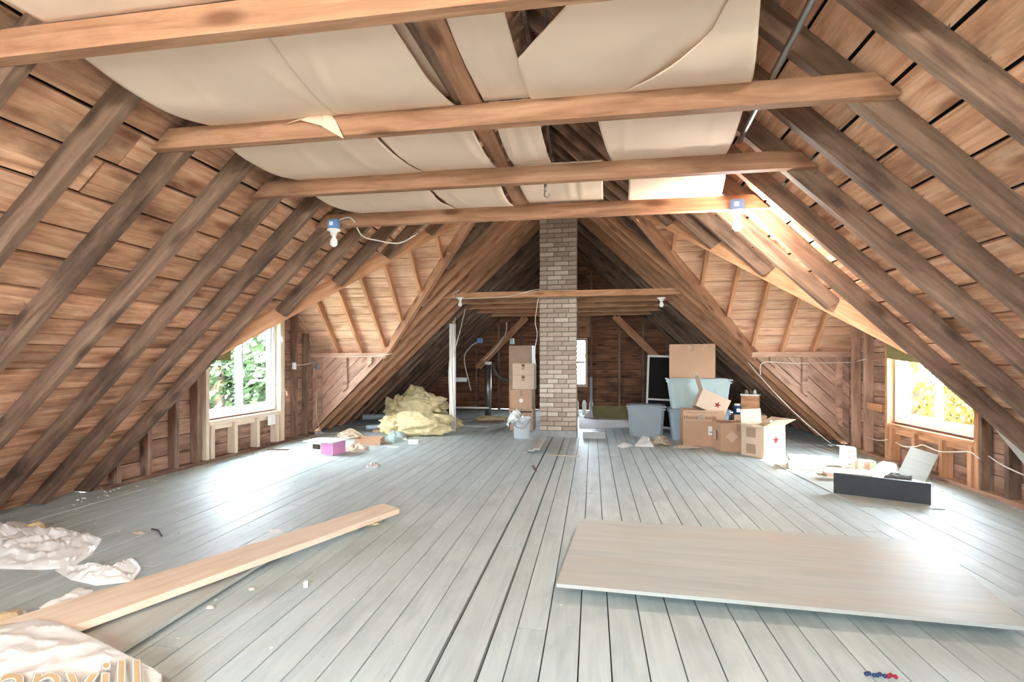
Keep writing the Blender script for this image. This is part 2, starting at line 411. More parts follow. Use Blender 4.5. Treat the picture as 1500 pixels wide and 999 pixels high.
# knee walls at the far eave of the cross roof, and the closing ones at the near eave
def knee(side):
    s = -1 if side == 'left' else 1
    fr = frame((0, FK, 0), (1,0,0), (0,0,1))
    xa = EAVE-FZ/SL
    reg = [(s*(WX+.05), -.01), (s*(xa-.07), FZ), (s*(WX+.05), FZ)]
    root = struct(MB().prism(reg, -.05, -.028, fr).build('wall_knee_' + side, M['dark']))
    boards('wall_board', [reg], fr, M['knee'], root, .15, .008, ang=-s*TH)
    lumber('plate', (s*(xa-.1), FK-.05, FZ-.03), (s*WX, FK-.05, FZ-.03), .09, .07, M['knee'], root)
    for x in (3.0, 3.42, 3.86):
        zb = SL*(EAVE-x)
        MB().prism([(-.035, zb+.035*s*SL+.02), (.035, zb-.035*s*SL+.02), (.035, FZ-.066), (-.035, FZ-.066)], .002, .05).build('stud', M['knee'], root, M=frame((s*x, FK, 0), (1,0,0), (0,0,1)))
    # near
    fn = frame((0, NK+.03, 0), (-1,0,0), (0,0,1))
    regn = [(-s*(WX+.05), .06), (-s*(EAVE-NZ/SL), NZ), (-s*(WX+.05), NZ)]
    slab('wall_panel', regn, -.03, 0, fn, M['wallboard'], root)
knee('left'); knee('right')

# gable walls
WIN = {'left': (5.28, 6.62, .50, 1.74), 'right': (5.18, 6.52, .48, 1.74)}
def gable(side):
    s = -1 if side == 'left' else 1
    sy = 1 if s < 0 else -1
    fr = frame((s*WX, 0, 0), (0, sy, 0), (0,0,1))
    y0, y1, z0, z1 = WIN[side]
    A = [(NK, 0), (y0, 0), (y0, NZ+NS*(y0-NK)), (NK, NZ)]
    B = [(y0, 0), (y1, 0), (y1, z0), (y0, z0)]
    C = [(y0, z1), (y1, z1), (y1, FZ+FS*(FK-y1)), (YX, ZX), (y0, NZ+NS*(y0-NK))]
    D = [(y1, 0), (FK, 0), (FK, FZ), (y1, FZ+FS*(FK-y1))]
    regs = [[(sy*x, y) for x, y in r] for r in (A, B, C, D)]
    skin = MB()
    for r in regs: skin.prism(r, -.06, -.03, fr)
    root = struct(skin.build('wall_' + side, M['dark']))
    boards('wall_board', regs, fr, M['wallboard'], root, .185, .008, jit=.004)
    def stud(y, za, zb, wy, mt, dep=.09, name='stud'):
        MB().box((0,0,0), (zb-za, wy, dep)).build(name, mt, root, M=frame((s*(WX-.004-dep/2), y, (za+zb)/2), (0,0,1), (0,1,0)))
    def rail(ya, yb, z, hz, mt, dep=.09, name='rail'):
        MB().box((0,0,0), (yb-ya, hz, dep)).build(name, mt, root, M=frame((s*(WX-.004-dep/2), (ya+yb)/2, z), (0,1,0), (0,0,1)))
    old = M['stud'] if s < 0 else M['knee']
    rail(NK+.05, FK-.1, .02, .04, old, name='sill_plate')
    for y in (4.14, 4.48, 4.82, 5.12):
        stud(y, .04, NZ+NS*(y-NK)-.02, .05, M['stud'])
    for y in (7.05, 7.36):
        stud(y, .04, FZ+FS*(FK-y)-.03, .05 if s < 0 else .06, old)
    if s > 0: rail(6.66, 7.0, .62, .09, M['orange'])
    nw = M['newwood'] if s < 0 else M['orange']
    for y in (y0-.035, y1+.035): stud(y, .04, min(NZ+NS*(y-NK), FZ+FS*(FK-y))-.03, .05, nw, .1, 'trimmer_stud')
    if s < 0: stud(y1+.085, .04, 2.2, .04, nw, .1, 'trimmer_stud')
    rail(y0, y1, z0-.045, .05, nw, .1, 'window_sill_plate'); rail(y0, y1, z0-.10, .06, nw, .06, 'cripple_header')
    rail(y0, y1, z1+.05, .09, nw, .1, 'header')
    for y in (y0+.05, y0+.44, y0+.87, y1-.05): stud(y, .04, z0-.07, .055 if s < 0 else .05, nw, .1, 'cripple_stud')
    return root
WL = gable('left'); WR = gable('right')

def window(n, side):
    s = -1 if side == 'left' else 1
    y0, y1, z0, z1 = WIN[side]; ym = (y0+y1)/2; x = s*(WX+.02)
    fb = MB()
    fb.box((x, y0+.03, (z0+z1)/2), (.1, .06, z1-z0)).box((x, y1-.03, (z0+z1)/2), (.1, .06, z1-z0))
    fb.box((x, ym, z0+.03), (.1, y1-y0-.12, .06)).box((x, ym, z1-.03), (.1, y1-y0-.12, .06))
    root = struct(fb.build('window_%d' % n, M['white']))
    for k, (a, b_) in enumerate(((y0+.06, ym+.02), (ym-.02, y1-.06))):
        xx = x + (-.018 if k == 0 else .018)
        g = MB(); za, zb = z0+.062, z1-.062
        g.box((xx, a+.021, (za+zb)/2), (.03, .04, zb-za)).box((xx, b_-.021, (za+zb)/2), (.03, .04, zb-za))
        g.box((xx, (a+b_)/2, za+.02), (.03, b_-a-.084, .04)).box((xx, (a+b_)/2, zb-.02), (.03, b_-a-.084, .04))
        sash = g.build('sash', M['white'], root)
        MB().box((xx, (a+b_)/2, (za+zb)/2), (.006, b_-a-.084, zb-za-.08)).build('pane', M['glass'], sash)
    MB().box((x-s*.055, ym, (z0+z1)/2-.1), (.02, .03, .1)).build('latch', M['white'], root)
    return root
window(1, 'left'); window(2, 'right')

# back wall with its small window, and the wall behind the camera with an added, unseen window for fill daylight
def endwall(name, Y, face, holes, mt, studs, width=.19):
    # face -1: seen from smaller Y (normal -Y)
    ex = (1,0,0) if face < 0 else (-1,0,0); sx = 1 if face < 0 else -1
    fr = frame((0, Y, 0), ex, (0,0,1))
    x0, x1, z0, z1 = holes
    tri = [(-EAVE, 0), (EAVE, 0), (0, ZR)]
    regs = [clip(tri, 1, 0, x0), clip(tri, -1, 0, -x1)]
    mid = clip(clip(tri, 1, 0, x1), -1, 0, -x0)
    regs += [clip(mid, 0, 1, z0), clip(mid, 0, -1, -z1)]
    regs = [[(sx*x, y) for x, y in r] for r in regs]
    skin = MB()
    for r in regs: skin.prism(r, -.06, -.03, fr)
    root = struct(skin.build(name, M['dark']))
    boards('wall_board', regs, fr, mt, root, width, .008, jit=.004)
    for x in studs:
        h = SL*(EAVE-abs(x)) - .25
        if h > .3: MB().box((0,0,0), (h, .05, .09)).build('stud', M['stud'], root, M=frame((x, Y+face*.05, h/2+.002), (0,0,1), (1,0,0)))
    return root
BW = endwall('wall_back', Y1, -1, (-.35, .38, .56, 1.72), M['backboard'], (-2.9, -2.3, -1.75, -1.2, -.75, .47, 1.12, 1.66, 2.2, 2.75))
endwall('wall_front', Y0, 1, (-1., 1., .75, 2.05), M['backboard'], (-3, -2.4, -1.8, 1.8, 2.4, 3))
def simplewin(n, Y, x0, x1, z0, z1, mt, split_h=True):
    g = MB(); xm = (x0+x1)/2; zm = (z0+z1)/2
    g.box((x0+.03, Y, zm), (.06, .1, z1-z0)).box((x1-.03, Y, zm), (.06, .1, z1-z0)).box((xm, Y, z0+.03), (x1-x0-.12, .1, .06)).box((xm, Y, z1-.03), (x1-x0-.12, .1, .06))
    root = struct(g.build('window_%d' % n, mt))
    if split_h: MB().box((xm, Y, zm), (x1-x0-.124, .05, .05)).build('meeting_rail', M['bluegrey'], root)
    else:
        for q in (x0 + (x1-x0)/3, x0 + 2*(x1-x0)/3): MB().box((q, Y, zm), (.05, .05, z1-z0-.124)).build('mullion', mt, root)
    MB().box((xm, Y+.03, zm), (x1-x0-.122, .006, z1-z0-.122)).build('pane', M['glass'], root)
simplewin(3, Y1+.03, -.35, .38, .56, 1.72, M['newwood'])
simplewin(4, Y0-.03, -1., 1., .75, 2.05, M['white'], False)  # added window, never in view; lets fill daylight into the near end
MB().box((.2, Y1-.03, 1.99), (.56, .02, .5)).build('wall_board', M['orange'], BW)

# ------------------------------------------------------------------ collar ties
def tie(y, zb, h, lab, mt=None, t=.05, label=True):
    z = zb
    xb, xt = EAVE-zb/SL-.02, EAVE-(zb+h)/SL-.02
    o = MB().prism([(-xb, zb), (xb, zb), (xt, zb+h), (-xt, zb+h)], -t/2, t/2).build('collar_tie', mt or M['beam'], M=frame((0, y, 0), (1,0,0), (0,0,1)))
    return tag(o, lab, 'beam', 'collar ties across the attic')
TZ, THK = 2.28, .10
TY = [2.36+.39*k-.052 for k in (-2, 0, 2, 4)]
tie(TY[0], TZ, THK, 'nearest wooden collar tie crossing the top of the picture')
tie(TY[1], TZ, THK, 'second collar tie from the viewer, with torn cardboard flap hanging over it')
tie(TY[2], TZ, THK, 'third collar tie from the viewer, with a wire hook below its middle')
tie(TY[3], TZ, THK, 'fourth collar tie from the viewer, carrying a bulb at either end')
RY = [7.66, 8.45, 9.3, 10.15, 11.0]
for k, y in enumerate(RY):
    tie(y, 2.15, .09, ['collar tie passing right in front of the brick chimney', 'first collar tie behind the brick chimney', 'second collar tie behind the brick chimney',
        'third collar tie behind the brick chimney', 'rearmost collar tie near the dark back wall'][k], M['orange'])
for s, lab in ((-1, 'left'), (1, 'right')):
    for dx in (0, .09):
        tag(lumber('brace', (s*(.95+dx), 11.3+dx, 2.14), (s*(2.05+dx), 11.3+dx, 1.02), .05, .09, M['orange']), 'slanted brace under the rear ties, %s of chimney, %s one of its pair' % (lab, 'inner' if not dx else 'outer'), 'beam', 'slanted braces by the back wall')
# bulk of the ceiling cardboard, resting on the ties
ZS = TZ + THK + .004
def sheet(poly, rows, label, sag=.045, lift=0, flap=None):
    """poly: x,y outline (convex); y rows sag between ties"""
    ya, yb = rows; nx, ny = 44, 16; cr_ = [(random.uniform(min(p[0] for p in poly), max(p[0] for p in poly)), random.uniform(-.25, .25)) for _ in range(2)]
    xs = [p[0] for p in poly]; ys = [p[1] for p in poly]
    xa, xb = min(xs), max(xs); y0_, y1_ = min(ys), max(ys)
    ph = random.uniform(0, 10)
    b = MB(); top = []
    for j in range(ny+1):
        y = y0_ + (y1_-y0_)*j/ny
        # x range at this y
        c = clip(clip(poly, 0, 1, y+1e-4), 0, -1, -y+1e-4)
        if c: l_, r_ = min(p[0] for p in c), max(p[0] for p in c)
        else: l_, r_ = xa, xb
        for i in range(nx+1):
            x = l_ + (r_-l_)*i/nx
            t = (y-ya)/(yb-ya); t = min(1, max(0, t))
            prof = math.sin(math.pi*t)
            z = ZS + lift - sag*prof*(.75+.35*noise.noise((x*1.3+ph, y, 0))) + .012*noise.noise((x*3+ph, y*2.5, 1))*prof
            for xc, sl in cr_: z -= .007*max(0, 1-abs(x-xc-sl*(y-ya))/.035)*prof
            z += .006*prof*noise.noise((x*9, y*7, ph))
            top.append((x, y, z))
    n_ = len(top); W = nx+1
    vs = top + [(x, y, z+.006) for x, y, z in top]
    fs = []
    for j in range(ny):
        for i in range(nx):
            q = (j*W+i, j*W+i+1, (j+1)*W+i+1, (j+1)*W+i)
            fs.append(q[::-1]); fs.append(tuple(n_+k for k in q))
    def rim(a, c): fs.append((a, c, n_+c, n_+a))
    for i in range(nx): rim(i, i+1); rim(ny*W+i+1, ny*W+i)
    for j in range(ny): rim((j+1)*W, j*W); rim(j*W+nx, (j+1)*W+nx)
    b.add(vs, fs); o = b.build('cardboard_sheet', M['sheet'], smooth=True)
    return tag(o, label, 'cardboard', 'cardboard sheets laid on the collar ties')
A, B, C, D = TY
e = .0
def quad(x0, x1, x2, x3, ya, yb): return [(x0, ya), (x1, ya), (x2, yb), (x3, yb)]
sheet(quad(-1.4, -.62, -.66, -1.4, .9, A-.01), (.9, A), 'ceiling cardboard above the nearest tie at the top left', .02)
sheet(quad(-.6, 1.06, 1.06, -.6, .9, A-.01), (.9, A), 'ceiling cardboard above the nearest tie, right of its seam', .02)
s1 = sheet(quad(-1.43, -.64, -.72, -1.40, A-.004, B+.02), (A, B), 'creased ceiling cardboard at left of the nearest full bay, torn along its right edge', .07)
sheet(quad(-.635, -.2, -.13, -.715, A-.004, B-.01), (A, B), 'smooth ceiling cardboard left of the grey plank in the nearest full bay', .065)
sheet(quad(-.34, -.1, -.1, -.34, A-.004, B-.02), (A, B), 'pale cardboard strip showing behind the short grey plank', .02, .045)
sheet(quad(.0, .2, .22, .0, A-.004, B+.01), (A, B), 'narrow ceiling cardboard strip right of the brown plank, nearest full bay', .04, .022)
sheet([(.225, B+.02), (.215, 1.93), (.38, 1.72), (.55, A), (.95, A), (1.13, B+.02)], (A, B), 'large skewed ceiling cardboard beside the triangular dark hole', .06)
sheet([(.62, B-.01), (.9, A+.3), (.96, A-.004), (.98, A-.004), (1.17, B-.01)], (A, B), 'overlapping ceiling cardboard at right of the nearest full bay', .1, -.0)
sheet(quad(-1.44, -.62, -.55, -1.40, B+.03, C+.01), (B, C), 'ceiling cardboard at left of the second bay, curved outer edge', .07)
sheet(quad(-.605, -.10, -.08, -.54, B+.0, C-.01), (B, C), 'ceiling cardboard with a long crease in the middle of the second bay', .06)
sheet(quad(.02, .24, .25, .02, B+.02, C+.01), (B, C), 'small ceiling cardboard just left of the dark gap, second bay', .05, .02)
sheet(quad(.50, 1.17, 1.26, .62, B+.03, C+.01), (B, C), 'pale ceiling cardboard right of the dark gap, second bay', .055)
sheet(quad(-1.44, -.60, -.56, -1.32, C+.02, D+.02), (C, D), 'ceiling cardboard at left of the third bay above the unlit bulb', .07)
sheet(quad(-.585, -.10, -.10, -.545, C, D+.02), (C, D), 'ceiling cardboard left of the batten in the third bay', .05)
sheet(quad(.02, .56, .58, .02, C+.02, D+.02), (C, D), 'ceiling cardboard with printed marks, third bay left of the gap', .05, .02)
sheet(quad(.72, 1.28, 1.42, .76, C+.02, D+.02), (C, D), 'plain ceiling cardboard above the glowing bulb, third bay', .05)
# torn flap on the second tie
f = MB(); 
pts = [PY(478, 158, B-.03), PY(410, 185, B-.032), PY(440, 176, B-.05), PY(470, 184, B-.06), PY(503, 203, B-.05), PY(492, 178, B-.035)]
f.add(pts + [p + Vector((0, .004, .002)) for p in pts], [(0,1,2), (0,2,3), (0,3,5), (3,4,5), (6,8,7), (6,9,8), (6,11,9), (9,11,10)])
fo = f.build('torn_flap', M['sheet'], s1, smooth=False); fo['label'] = 'torn corrugated cardboard flap'
tag(lumber('plank', (-.055, A-.06, ZS+.006), (-.045, D+.08, ZS+.006), .09, .016, M['beam']), 'long brown plank laid lengthwise over the ties among the cardboard', 'plank')
tag(lumber('plank', (-.14, A-.06, ZS+.024), (-.10, B+.05, ZS+.024), .07, .014, M['rafter']), 'short grey plank beside the long brown one above the nearest bay', 'plank')
tag(MB().tube([PY(1200, -20, 1.75), PY(1083, 207, 2.93)], .014, 10, False).build('metal_pipe', M['metal']), 'dull metal pipe lying across the ties at upper right', 'pipe')
h = MB().tube([(.205, 3.22, 3.6), (.205, 3.22, 2.6), (.205, 3.2, 2.26)], .009, 6).tube([(.205, 3.2, 2.27), (.2, 3.19, 2.235), (.22, 3.18, 2.22), (.235, 3.18, 2.24)], .004)
tag(h.build('hanging_rod', M['metal']), 'thin metal rod with a wire hook hanging through the ceiling gap', 'rod')

# ------------------------------------------------------------------ chimney
ch = thing('chimney', 'pale brick chimney standing on the floor in the middle of the attic', 'chimney', (-.028, 8.1, 0))
CW, CD, BH = .57, .46, .073
MB().box((0, 0, 1.95), (CW-.02, CD-.02, 3.82)).build('mortar_core', M['mortar'], ch)
MB().box((0, 0, .05), (CW+.01, CD+.01, .1)).build('base_plinth', M['concrete'], ch)
rest = MB(); cache = {}
def brick(wd, dp):
    k = (round(wd, 3), round(dp, 3))
    if k not in cache:
        b = MB(); x, y, z, e = wd/2, dp/2, .0305, .004
        b.add([(sx*(x-e), sy*(y-e), sz*z) for sz in (-1, 1) for sx, sy in ((-1,-1),(1,-1),(1,1),(-1,1))] + [(sx*x, sy*y, sz*(z-e)) for sz in (-1, 1) for sx, sy in ((-1,-1),(1,-1),(1,1),(-1,1))],
              [(3,2,1,0), (4,5,6,7)] + [(i, (i+1)%4, 8+(i+1)%4, 8+i) for i in range(4)] + [(8+i, 8+(i+1)%4, 12+(i+1)%4, 12+i) for i in range(4)] + [(12+i, 12+(i+1)%4, 4+(i+1)%4, 4+i) for i in range(4)])
        me = bpy.data.meshes.new('brick'); me.from_pydata(b.v, [], b.f); me.materials.append(M['brick']); cache[k] = me
    return cache[k]
z = .1 + BH/2; k = 0
while z < 3.7:
    x = -CW/2; lens = [.218, .218, .114] if k % 2 else [.114, .218, .218]
    if k % 7 == 3: lens = [.11, .16, .11, .15]
    tot = sum(lens) + .01*(len(lens)-1); kx = CW/tot
    for ln in lens:
        ln *= kx
        o = bpy.data.objects.new('brick', brick(ln-.004, .104)); COL.objects.link(o); o.parent = ch
        o.location = (x+ln/2, -CD/2+.05+random.uniform(-.004, .004), z); x += ln + .01*kx
    for sx in (-1, 1):
        y = -CD/2 + .112
        for ln in ([.215, .11] if k % 2 else [.11, .215]):
            rest.box((sx*(CW/2-.05), y+ln/2, z), (.104, ln-.01, .061)); y += ln + .002
    z += BH; k += 1
rest.build('side_bricks', M['brick'], ch)['kind'] = 'stuff'

# ------------------------------------------------------------------ light fittings and wiring
def fitting(loc, lit, label, sc_=1.0, box=True):
    t = thing('bulb_holder', label, 'light', loc, 0, 'bare bulb fittings')
    if box: MB().box((0, .0, .012), (.085*sc_, .045, .075*sc_)).build('junction_box', M['blue'], t)
    if box: MB().box((-.01, -.024, .015), (.03, .006, .03)).build('clamp_plate', M['white'], t)
    MB().lathe([(0, 0), (.052*sc_, 0), (.055*sc_, -.012), (.028*sc_, -.022), (.024*sc_, -.05), (.018*sc_, -.052)], 20, (0, 0, -.028)).build('lampholder', M['porcelain'], t)
    bl = MB().lathe([(.014, -.07), (.015, -.09), (.027, -.115), (.031, -.135), (.027, -.155), (.012, -.168), (0, -.17)], 20).build('bulb', M['litbulb'] if lit else M['bulb'], t)
    return t
p = PY(489, 331, D-.055); fitting(p, False, 'unlit white bulb with blue box at left end of the fourth tie')
def lamp(loc, watts):
    bl = bpy.data.lights.new('bulb_light', 'POINT'); bl.energy = watts; bl.color = (1, .95, .88); bl.shadow_soft_size = .05
    bo = bpy.data.objects.new('bulb_light', bl); COL.objects.link(bo); bo.location = Vector(loc) + Vector((0, 0, -.235))
p = PY(1080, 303, D-.055); fitting(p, True, 'glowing bulb with blue box at right end of the fourth tie'); lamp(p, 11)
tie(TY[0]-2*.78, TZ, THK, 'collar tie over the floor behind the viewer, added to carry two fill bulbs')
for x_, lab_ in ((-1.25, 'left'), (1.25, 'right')):  # unseen fill bulbs, added to brighten the near half of the attic
    q = Vector((x_, TY[0]-2*.78-.055, TZ+.03)); fitting(q, True, 'added fill bulb at %s end of the tie behind the viewer' % lab_); lamp(q, 15.5)
fitting(PY(674, 433, RY[0]-.05), False, 'small unlit bulb at left end of the tie in front of the chimney', 1.2, False)
fitting(PY(969, 433, RY[0]-.05), False, 'small unlit bulb at right end of the tie in front of the chimney', 1.2, False)
def cable(pts, label, r=.006, mt='wire', name='cable'): return tag(MB().tube(pts, r).build(name, M[mt]), label, 'cable')
d4 = D-.06
cable([PY(497, 322, d4), PY(515, 320, d4-.01), PY(530, 345, d4+.2), PY(552, 352, d4+.35), PY(585, 356, d4+.5), PY(612, 342, d4+.6)], 'pale cable looping from the unlit bulb along the rafters')
cable([PY(655, 372, 6.4), PY(668, 365, 6.5), PY(681, 340, 6.4), PY(690, 325, 6.3)], 'pale cable clipped along the left valley rafter')
cable([PY(672, 426, 7.6), PY(664, 430, 7.6), PY(668, 437, 7.6), PY(700, 437, 7.61), PY(745, 434, 7.62), PY(790, 424, 7.62), PY(788, 440, 7.7), PY(784, 470, 7.7), PY(787, 490, 7.75), PY(783, 515, 7.8), PY(785, 535, 7.8)], 'pale cable along the chimney tie and down beside the bricks')
cable([PX(430, 456, -3.95), PX(443, 470, -3.92), PX(452, 495, -3.92), PX(470, 517, -3.9), PY(500, 521, 7.54), PY(540, 522, 7.54), PY(575, 518, 7.5)], 'pale cable along the left knee wall plate')
cable([PX(467, 545, -3.9), PX(464, 580, -3.9), PX(464, 610, -3.9), PX(470, 634, -3.88)], 'pale cable dropping to the floor at the left corner')
cable([PX(434, 535, -3.9), PX(445, 534, -3.88), PX(460, 531, -3.9)], 'short pale cable between wall switch and blue box')
cable([PY(1114, 549, 7.52), PY(1118, 531, 7.54), PY(1160, 532, 7.54), PY(1240, 531, 7.54), PX(1268, 526, 3.88)], 'pale cable under the right knee wall plate')
cable([PY(1095, 530, 7.6), PY(1130, 570, 7.55), PY(1170, 610, 7.5), PY(1205, 640, 7.45), PY(1218, 650, 7.4)], 'pale cable down the right slope behind the boxes')
cable([PX(1270, 640, 3.88), PX(1285, 645, 3.87), PX(1300, 644, 3.88)], 'short cable through the studs left of the right window')
cable([PX(1312, 648, 3.88), PX(1325, 654, 3.86), PX(1342, 654, 3.86), PX(1352, 652, 3.86), PX(1375, 661, 3.86), PX(1398, 662, 3.86), PX(1420, 662, 3.87), PX(1435, 672, 3.87)], 'cable strung through the studs below the right window')
cable([PX(1448, 668, 3.88), PX(1470, 682, 3.86), PX(1500, 696, 3.88)], 'cable on the wall boards at the right picture edge')
t = thing('switch_box', 'blue round electrical box with cable on the left corner stud', 'electrical box', PX(466, 537, -3.9))
MB().lathe([(0, -.02), (.055, -.02), (.055, .02), (0, .02)], 10, M=Matrix.Rotation(R(90), 3, 'Y')).build('box_body', M['blue'], t)
MB().box((.022, .01, .04), (.006, .03, .07)).build('wire_tab', M['wire'], t)
tag(MB().box((0,0,0), (.03, .06, .1)).build('wall_switch', M['white'], loc=PX(431, 536, -3.9)), 'cream wall switch on a stud right of the left window', 'switch')

# ------------------------------------------------------------------ generic props
def cbox(name, label, cat, base, wd, dp, ht, rz=0, mt='cardboard', flaps=None, tape=True, group='cardboard boxes', th=.005, openang=(100, 20, 110, 30)):
    t = thing(name, label, cat, base, rz, group); m_ = M[mt]
    b = MB()
    b.box((0, 0, th/2), (wd, dp, th)).box((0, -dp/2+th/2, ht/2), (wd, th, ht)).box((0, dp/2-th/2, ht/2), (wd, th, ht))
    b.box((-wd/2+th/2, 0, ht/2), (th, dp-2*th, ht)).box((wd/2-th/2, 0, ht/2), (th, dp-2*th, ht))
    b.build('box_body', m_, t)
    if flaps is None:
        for sy in (-1, 1): MB().box((0, sy*dp/4, ht+th/2), (wd, dp/2-.003, th)).build('flap', m_, t)
        if tape:
            MB().box((0, 0, ht+th+.0006), (wd, .05, .001)).build('tape', M['tape'], t)
            MB().box((0, -dp/2-.0008, ht-.05), (.05, .001, .1)).build('tape', M['tape'], t)
    else:
        for side, a in zip('fbrl', flaps):       # a: degrees from closed to open (0 closed, 90 up, 180 down outside)
            if a is None: continue
            ln = (dp if side in 'fb' else wd)/2; ww = (wd if side in 'fb' else dp)
            rot = {'f': 0, 'r': 90, 'b': 180, 'l': -90}[side]; dd = dp/2 if side in 'fb' else wd/2
            # hinge at (0,-dd,ht); flap extends towards +y when closed
            Rm = Matrix.Rotation(R(rot), 4, 'Z') @ Matrix.Translation((0, -dd, ht)) @ Matrix.Rotation(R(a), 4, 'X')
            MB().box((0, ln/2, .003), (ww-.01, ln, .004)).build('flap', m_, t, M=Rm)
    return t
def star(parent, M4, r, mt='red'):
    pts = [(math.sin(math.pi*i/5)*(r if i % 2 == 0 else r*.4), math.cos(math.pi*i/5)*(r if i % 2 == 0 else r*.4)) for i in range(10)]
    b = MB(); n = len(pts)
    vs = [(0, 0, .0008)] + [(x, y, .0008) for x, y in pts]
    b.add(vs, [(0, 1+(i+1)%10, 1+i) for i in range(10)])
    return b.build('printed_star', M[mt], parent, M=M4)
def text(s, size, mt, parent, M4, name='printed_text', offset=0, shear=0):
    c = bpy.data.curves.new('txt', 'FONT'); c.body = s; c.size = size; c.align_x = 'CENTER'; c.align_y = 'CENTER'; c.offset = offset; c.shear = shear; c.resolution_u = 3
    o = bpy.data.objects.new('txt', c); COL.objects.link(o)
    dg = bpy.context.evaluated_depsgraph_get(); me = bpy.data.meshes.new_from_object(o.evaluated_get(dg))
    bpy.data.objects.remove(o); me.materials.clear(); me.materials.append(M[mt])
    q = bpy.data.objects.new(name, me); COL.objects.link(q); q.parent = parent; q.matrix_local = M4
    return q
def front(x, z, dp, off=.0015): return frame((x, -dp/2-off, z), (1,0,0), (0,0,1))
def right(y, z, wd, off=.0015): return frame((wd/2+off, y, z), (0,1,0), (0,0,1))
def left(y, z, wd, off=.0015): return frame((-wd/2-off, y, z), (0,-1,0), (0,0,1))
def tote(label, base, wd, dp, ht, mt, rz=0, lid=True):
    t = thing('storage_tote', label, 'tote', base, rz, 'plastic storage totes')
    b = MB(); tp = .88
    def ring(k, z): 
        r_ = .04; x, y = wd/2*k, dp/2*k
        return [(sx*x - sx*(r_ if j == a else 0), sy*y - sy*(r_ if j != a else 0), z) for sx, sy, a in ((-1,-1,1),(1,-1,0),(1,1,1),(-1,1,0)) for j in (0, 1)]
    vs = ring(tp, 0) + ring(1, ht) 
    b.add(vs, [tuple(range(7, -1, -1))] + [(i, (i+1)%8, 8+(i+1)%8, 8+i) for i in range(8)] + [tuple(range(8, 16))])
    b.build('tub', M[mt], t, smooth=False)
    MB().box((0, 0, ht-.03), (wd+.02, dp+.02, .02)).build('rim', M[mt], t)
    if lid:
        l_ = MB().prism([(-wd/2-.02, -dp/2-.02), (wd/2+.02, -dp/2-.02), (wd/2+.02, dp/2+.02), (-wd/2-.02, dp/2+.02)], ht+.001, ht+.02).prism([(-wd/2+.04, -dp/2+.04), (wd/2-.04, -dp/2+.04), (wd/2-.04, dp/2-.04), (-wd/2+.04, dp/2-.04)], ht+.02, ht+.032)
        l_.build('lid', M[mt], t)
    for q in (-.25, 0, .25): MB().box((q*wd, -dp/2*.95, ht*.45), (.03, .012, ht*.6), Matrix.Rotation(R(3.2), 3, 'X')).build('rib', M[mt], t)
    return t
def crumple(name, label, cat, outline, height, mt, seed=0, res=34, freq=5, thick=.003, base=.004, parent=None):
    """a crumpled film or cloth on the floor; outline in world xy"""
    cx = sum(p[0] for p in outline)/len(outline); cy = sum(p[1] for p in outline)/len(outline)
    n_ = len(outline); rings = res//2; seg = res*2
    # boundary resampled by angle order of the outline itself
    per = []; tot = sum((Vector(outline[(i+1)%n_])-Vector(outline[i])).length for i in range(n_)); step = tot/seg; 
    i = 0; acc = 0; 
    for k in range(seg):
        d_ = k*step
        while True:
            L = (Vector(outline[(i+1)%n_])-Vector(outline[i%n_])).length
            if d_ <= acc + L or i >= n_-1: break
            acc += L; i += 1
        t = (d_-acc)/max(L, 1e-6); a_, b_ = Vector(outline[i%n_]), Vector(outline[(i+1)%n_]); per.append(a_.lerp(b_, min(1, t)))
    vs = []; fs = []
    def hz(x, y, r):
        a = noise.noise((x*freq, y*freq, seed)); b_ = 1-abs(noise.noise((x*freq*1.7+9, y*freq*1.7, seed+3)))*2
        c = noise.noise((x*freq*4, y*freq*4, seed+7))
        return max(.0, height*((1-r**2.2)*(.45+.5*a) + (1-r**6)*(.35*max(0, b_)+.16*c))) + base
    vs.append((0, 0, hz(cx, cy, 0)))
    for j in range(1, rings+1):
        r = j/rings
        for p in per:
            x, y = cx+(p.x-cx)*r, cy+(p.y-cy)*r
            vs.append((x-cx, y-cy, hz(x, y, r)))
    for k in range(seg): fs.append((0, 1+k, 1+(k+1)%seg))
    for j in range(rings-1):
        for k in range(seg): fs.append((1+j*seg+k, 1+(j+1)*seg+k, 1+(j+1)*seg+(k+1)%seg, 1+j*seg+(k+1)%seg))
    N = len(vs); last = list(range(1+(rings-1)*seg, 1+rings*seg))
    vs += [(vs[q][0], vs[q][1], 0) for q in last]
    for k in range(seg): fs.append((last[k], N+k, N+(k+1)%seg, last[(k+1)%seg]))
    o = MB().add(vs, fs).build(name, M[mt], loc=(cx, cy, 0), smooth=False)
    for p in o.data.polygons: p.use_smooth = (random.random() < .65)
    return (tag(o, label, cat) if label else o), hz
def blob(name, label, cat, c, rad, amp, freq, mt, seed=0, rz=0, flat=True, parent=None, n=28, group=None):
    vs = []; fs = []; m_ = n//2
    for j in range(m_+1):
        th = math.pi*j/m_
        for k in range(n):
            a = 2*math.pi*k/n; d_ = Vector((math.sin(th)*math.cos(a), math.sin(th)*math.sin(a), math.cos(th)))
            f = 1 + (.22*amp*noise.noise(d_*freq*7 + Vector((seed, 3, 1))) if n >= 28 else 0) + amp*noise.noise(d_*freq + Vector((seed*5.3, seed, 0))) + amp*.5*noise.noise(d_*freq*3 + Vector((seed, 7, seed*2)))
            q = Vector((d_.x*rad[0]*f, d_.y*rad[1]*f, d_.z*rad[2]*f))
            if flat and q.z + c[2] < .003: q.z = .003 - c[2]
            vs.append(q)
    for j in range(m_):
        for k in range(n): fs.append((j*n+k, (j+1)*n+k, (j+1)*n+(k+1)%n, j*n+(k+1)%n))
    o = MB().add(vs, fs).build(name, M[mt], parent, loc=c, rz=rz, smooth=True)
    return tag(o, label, cat, group) if label else o

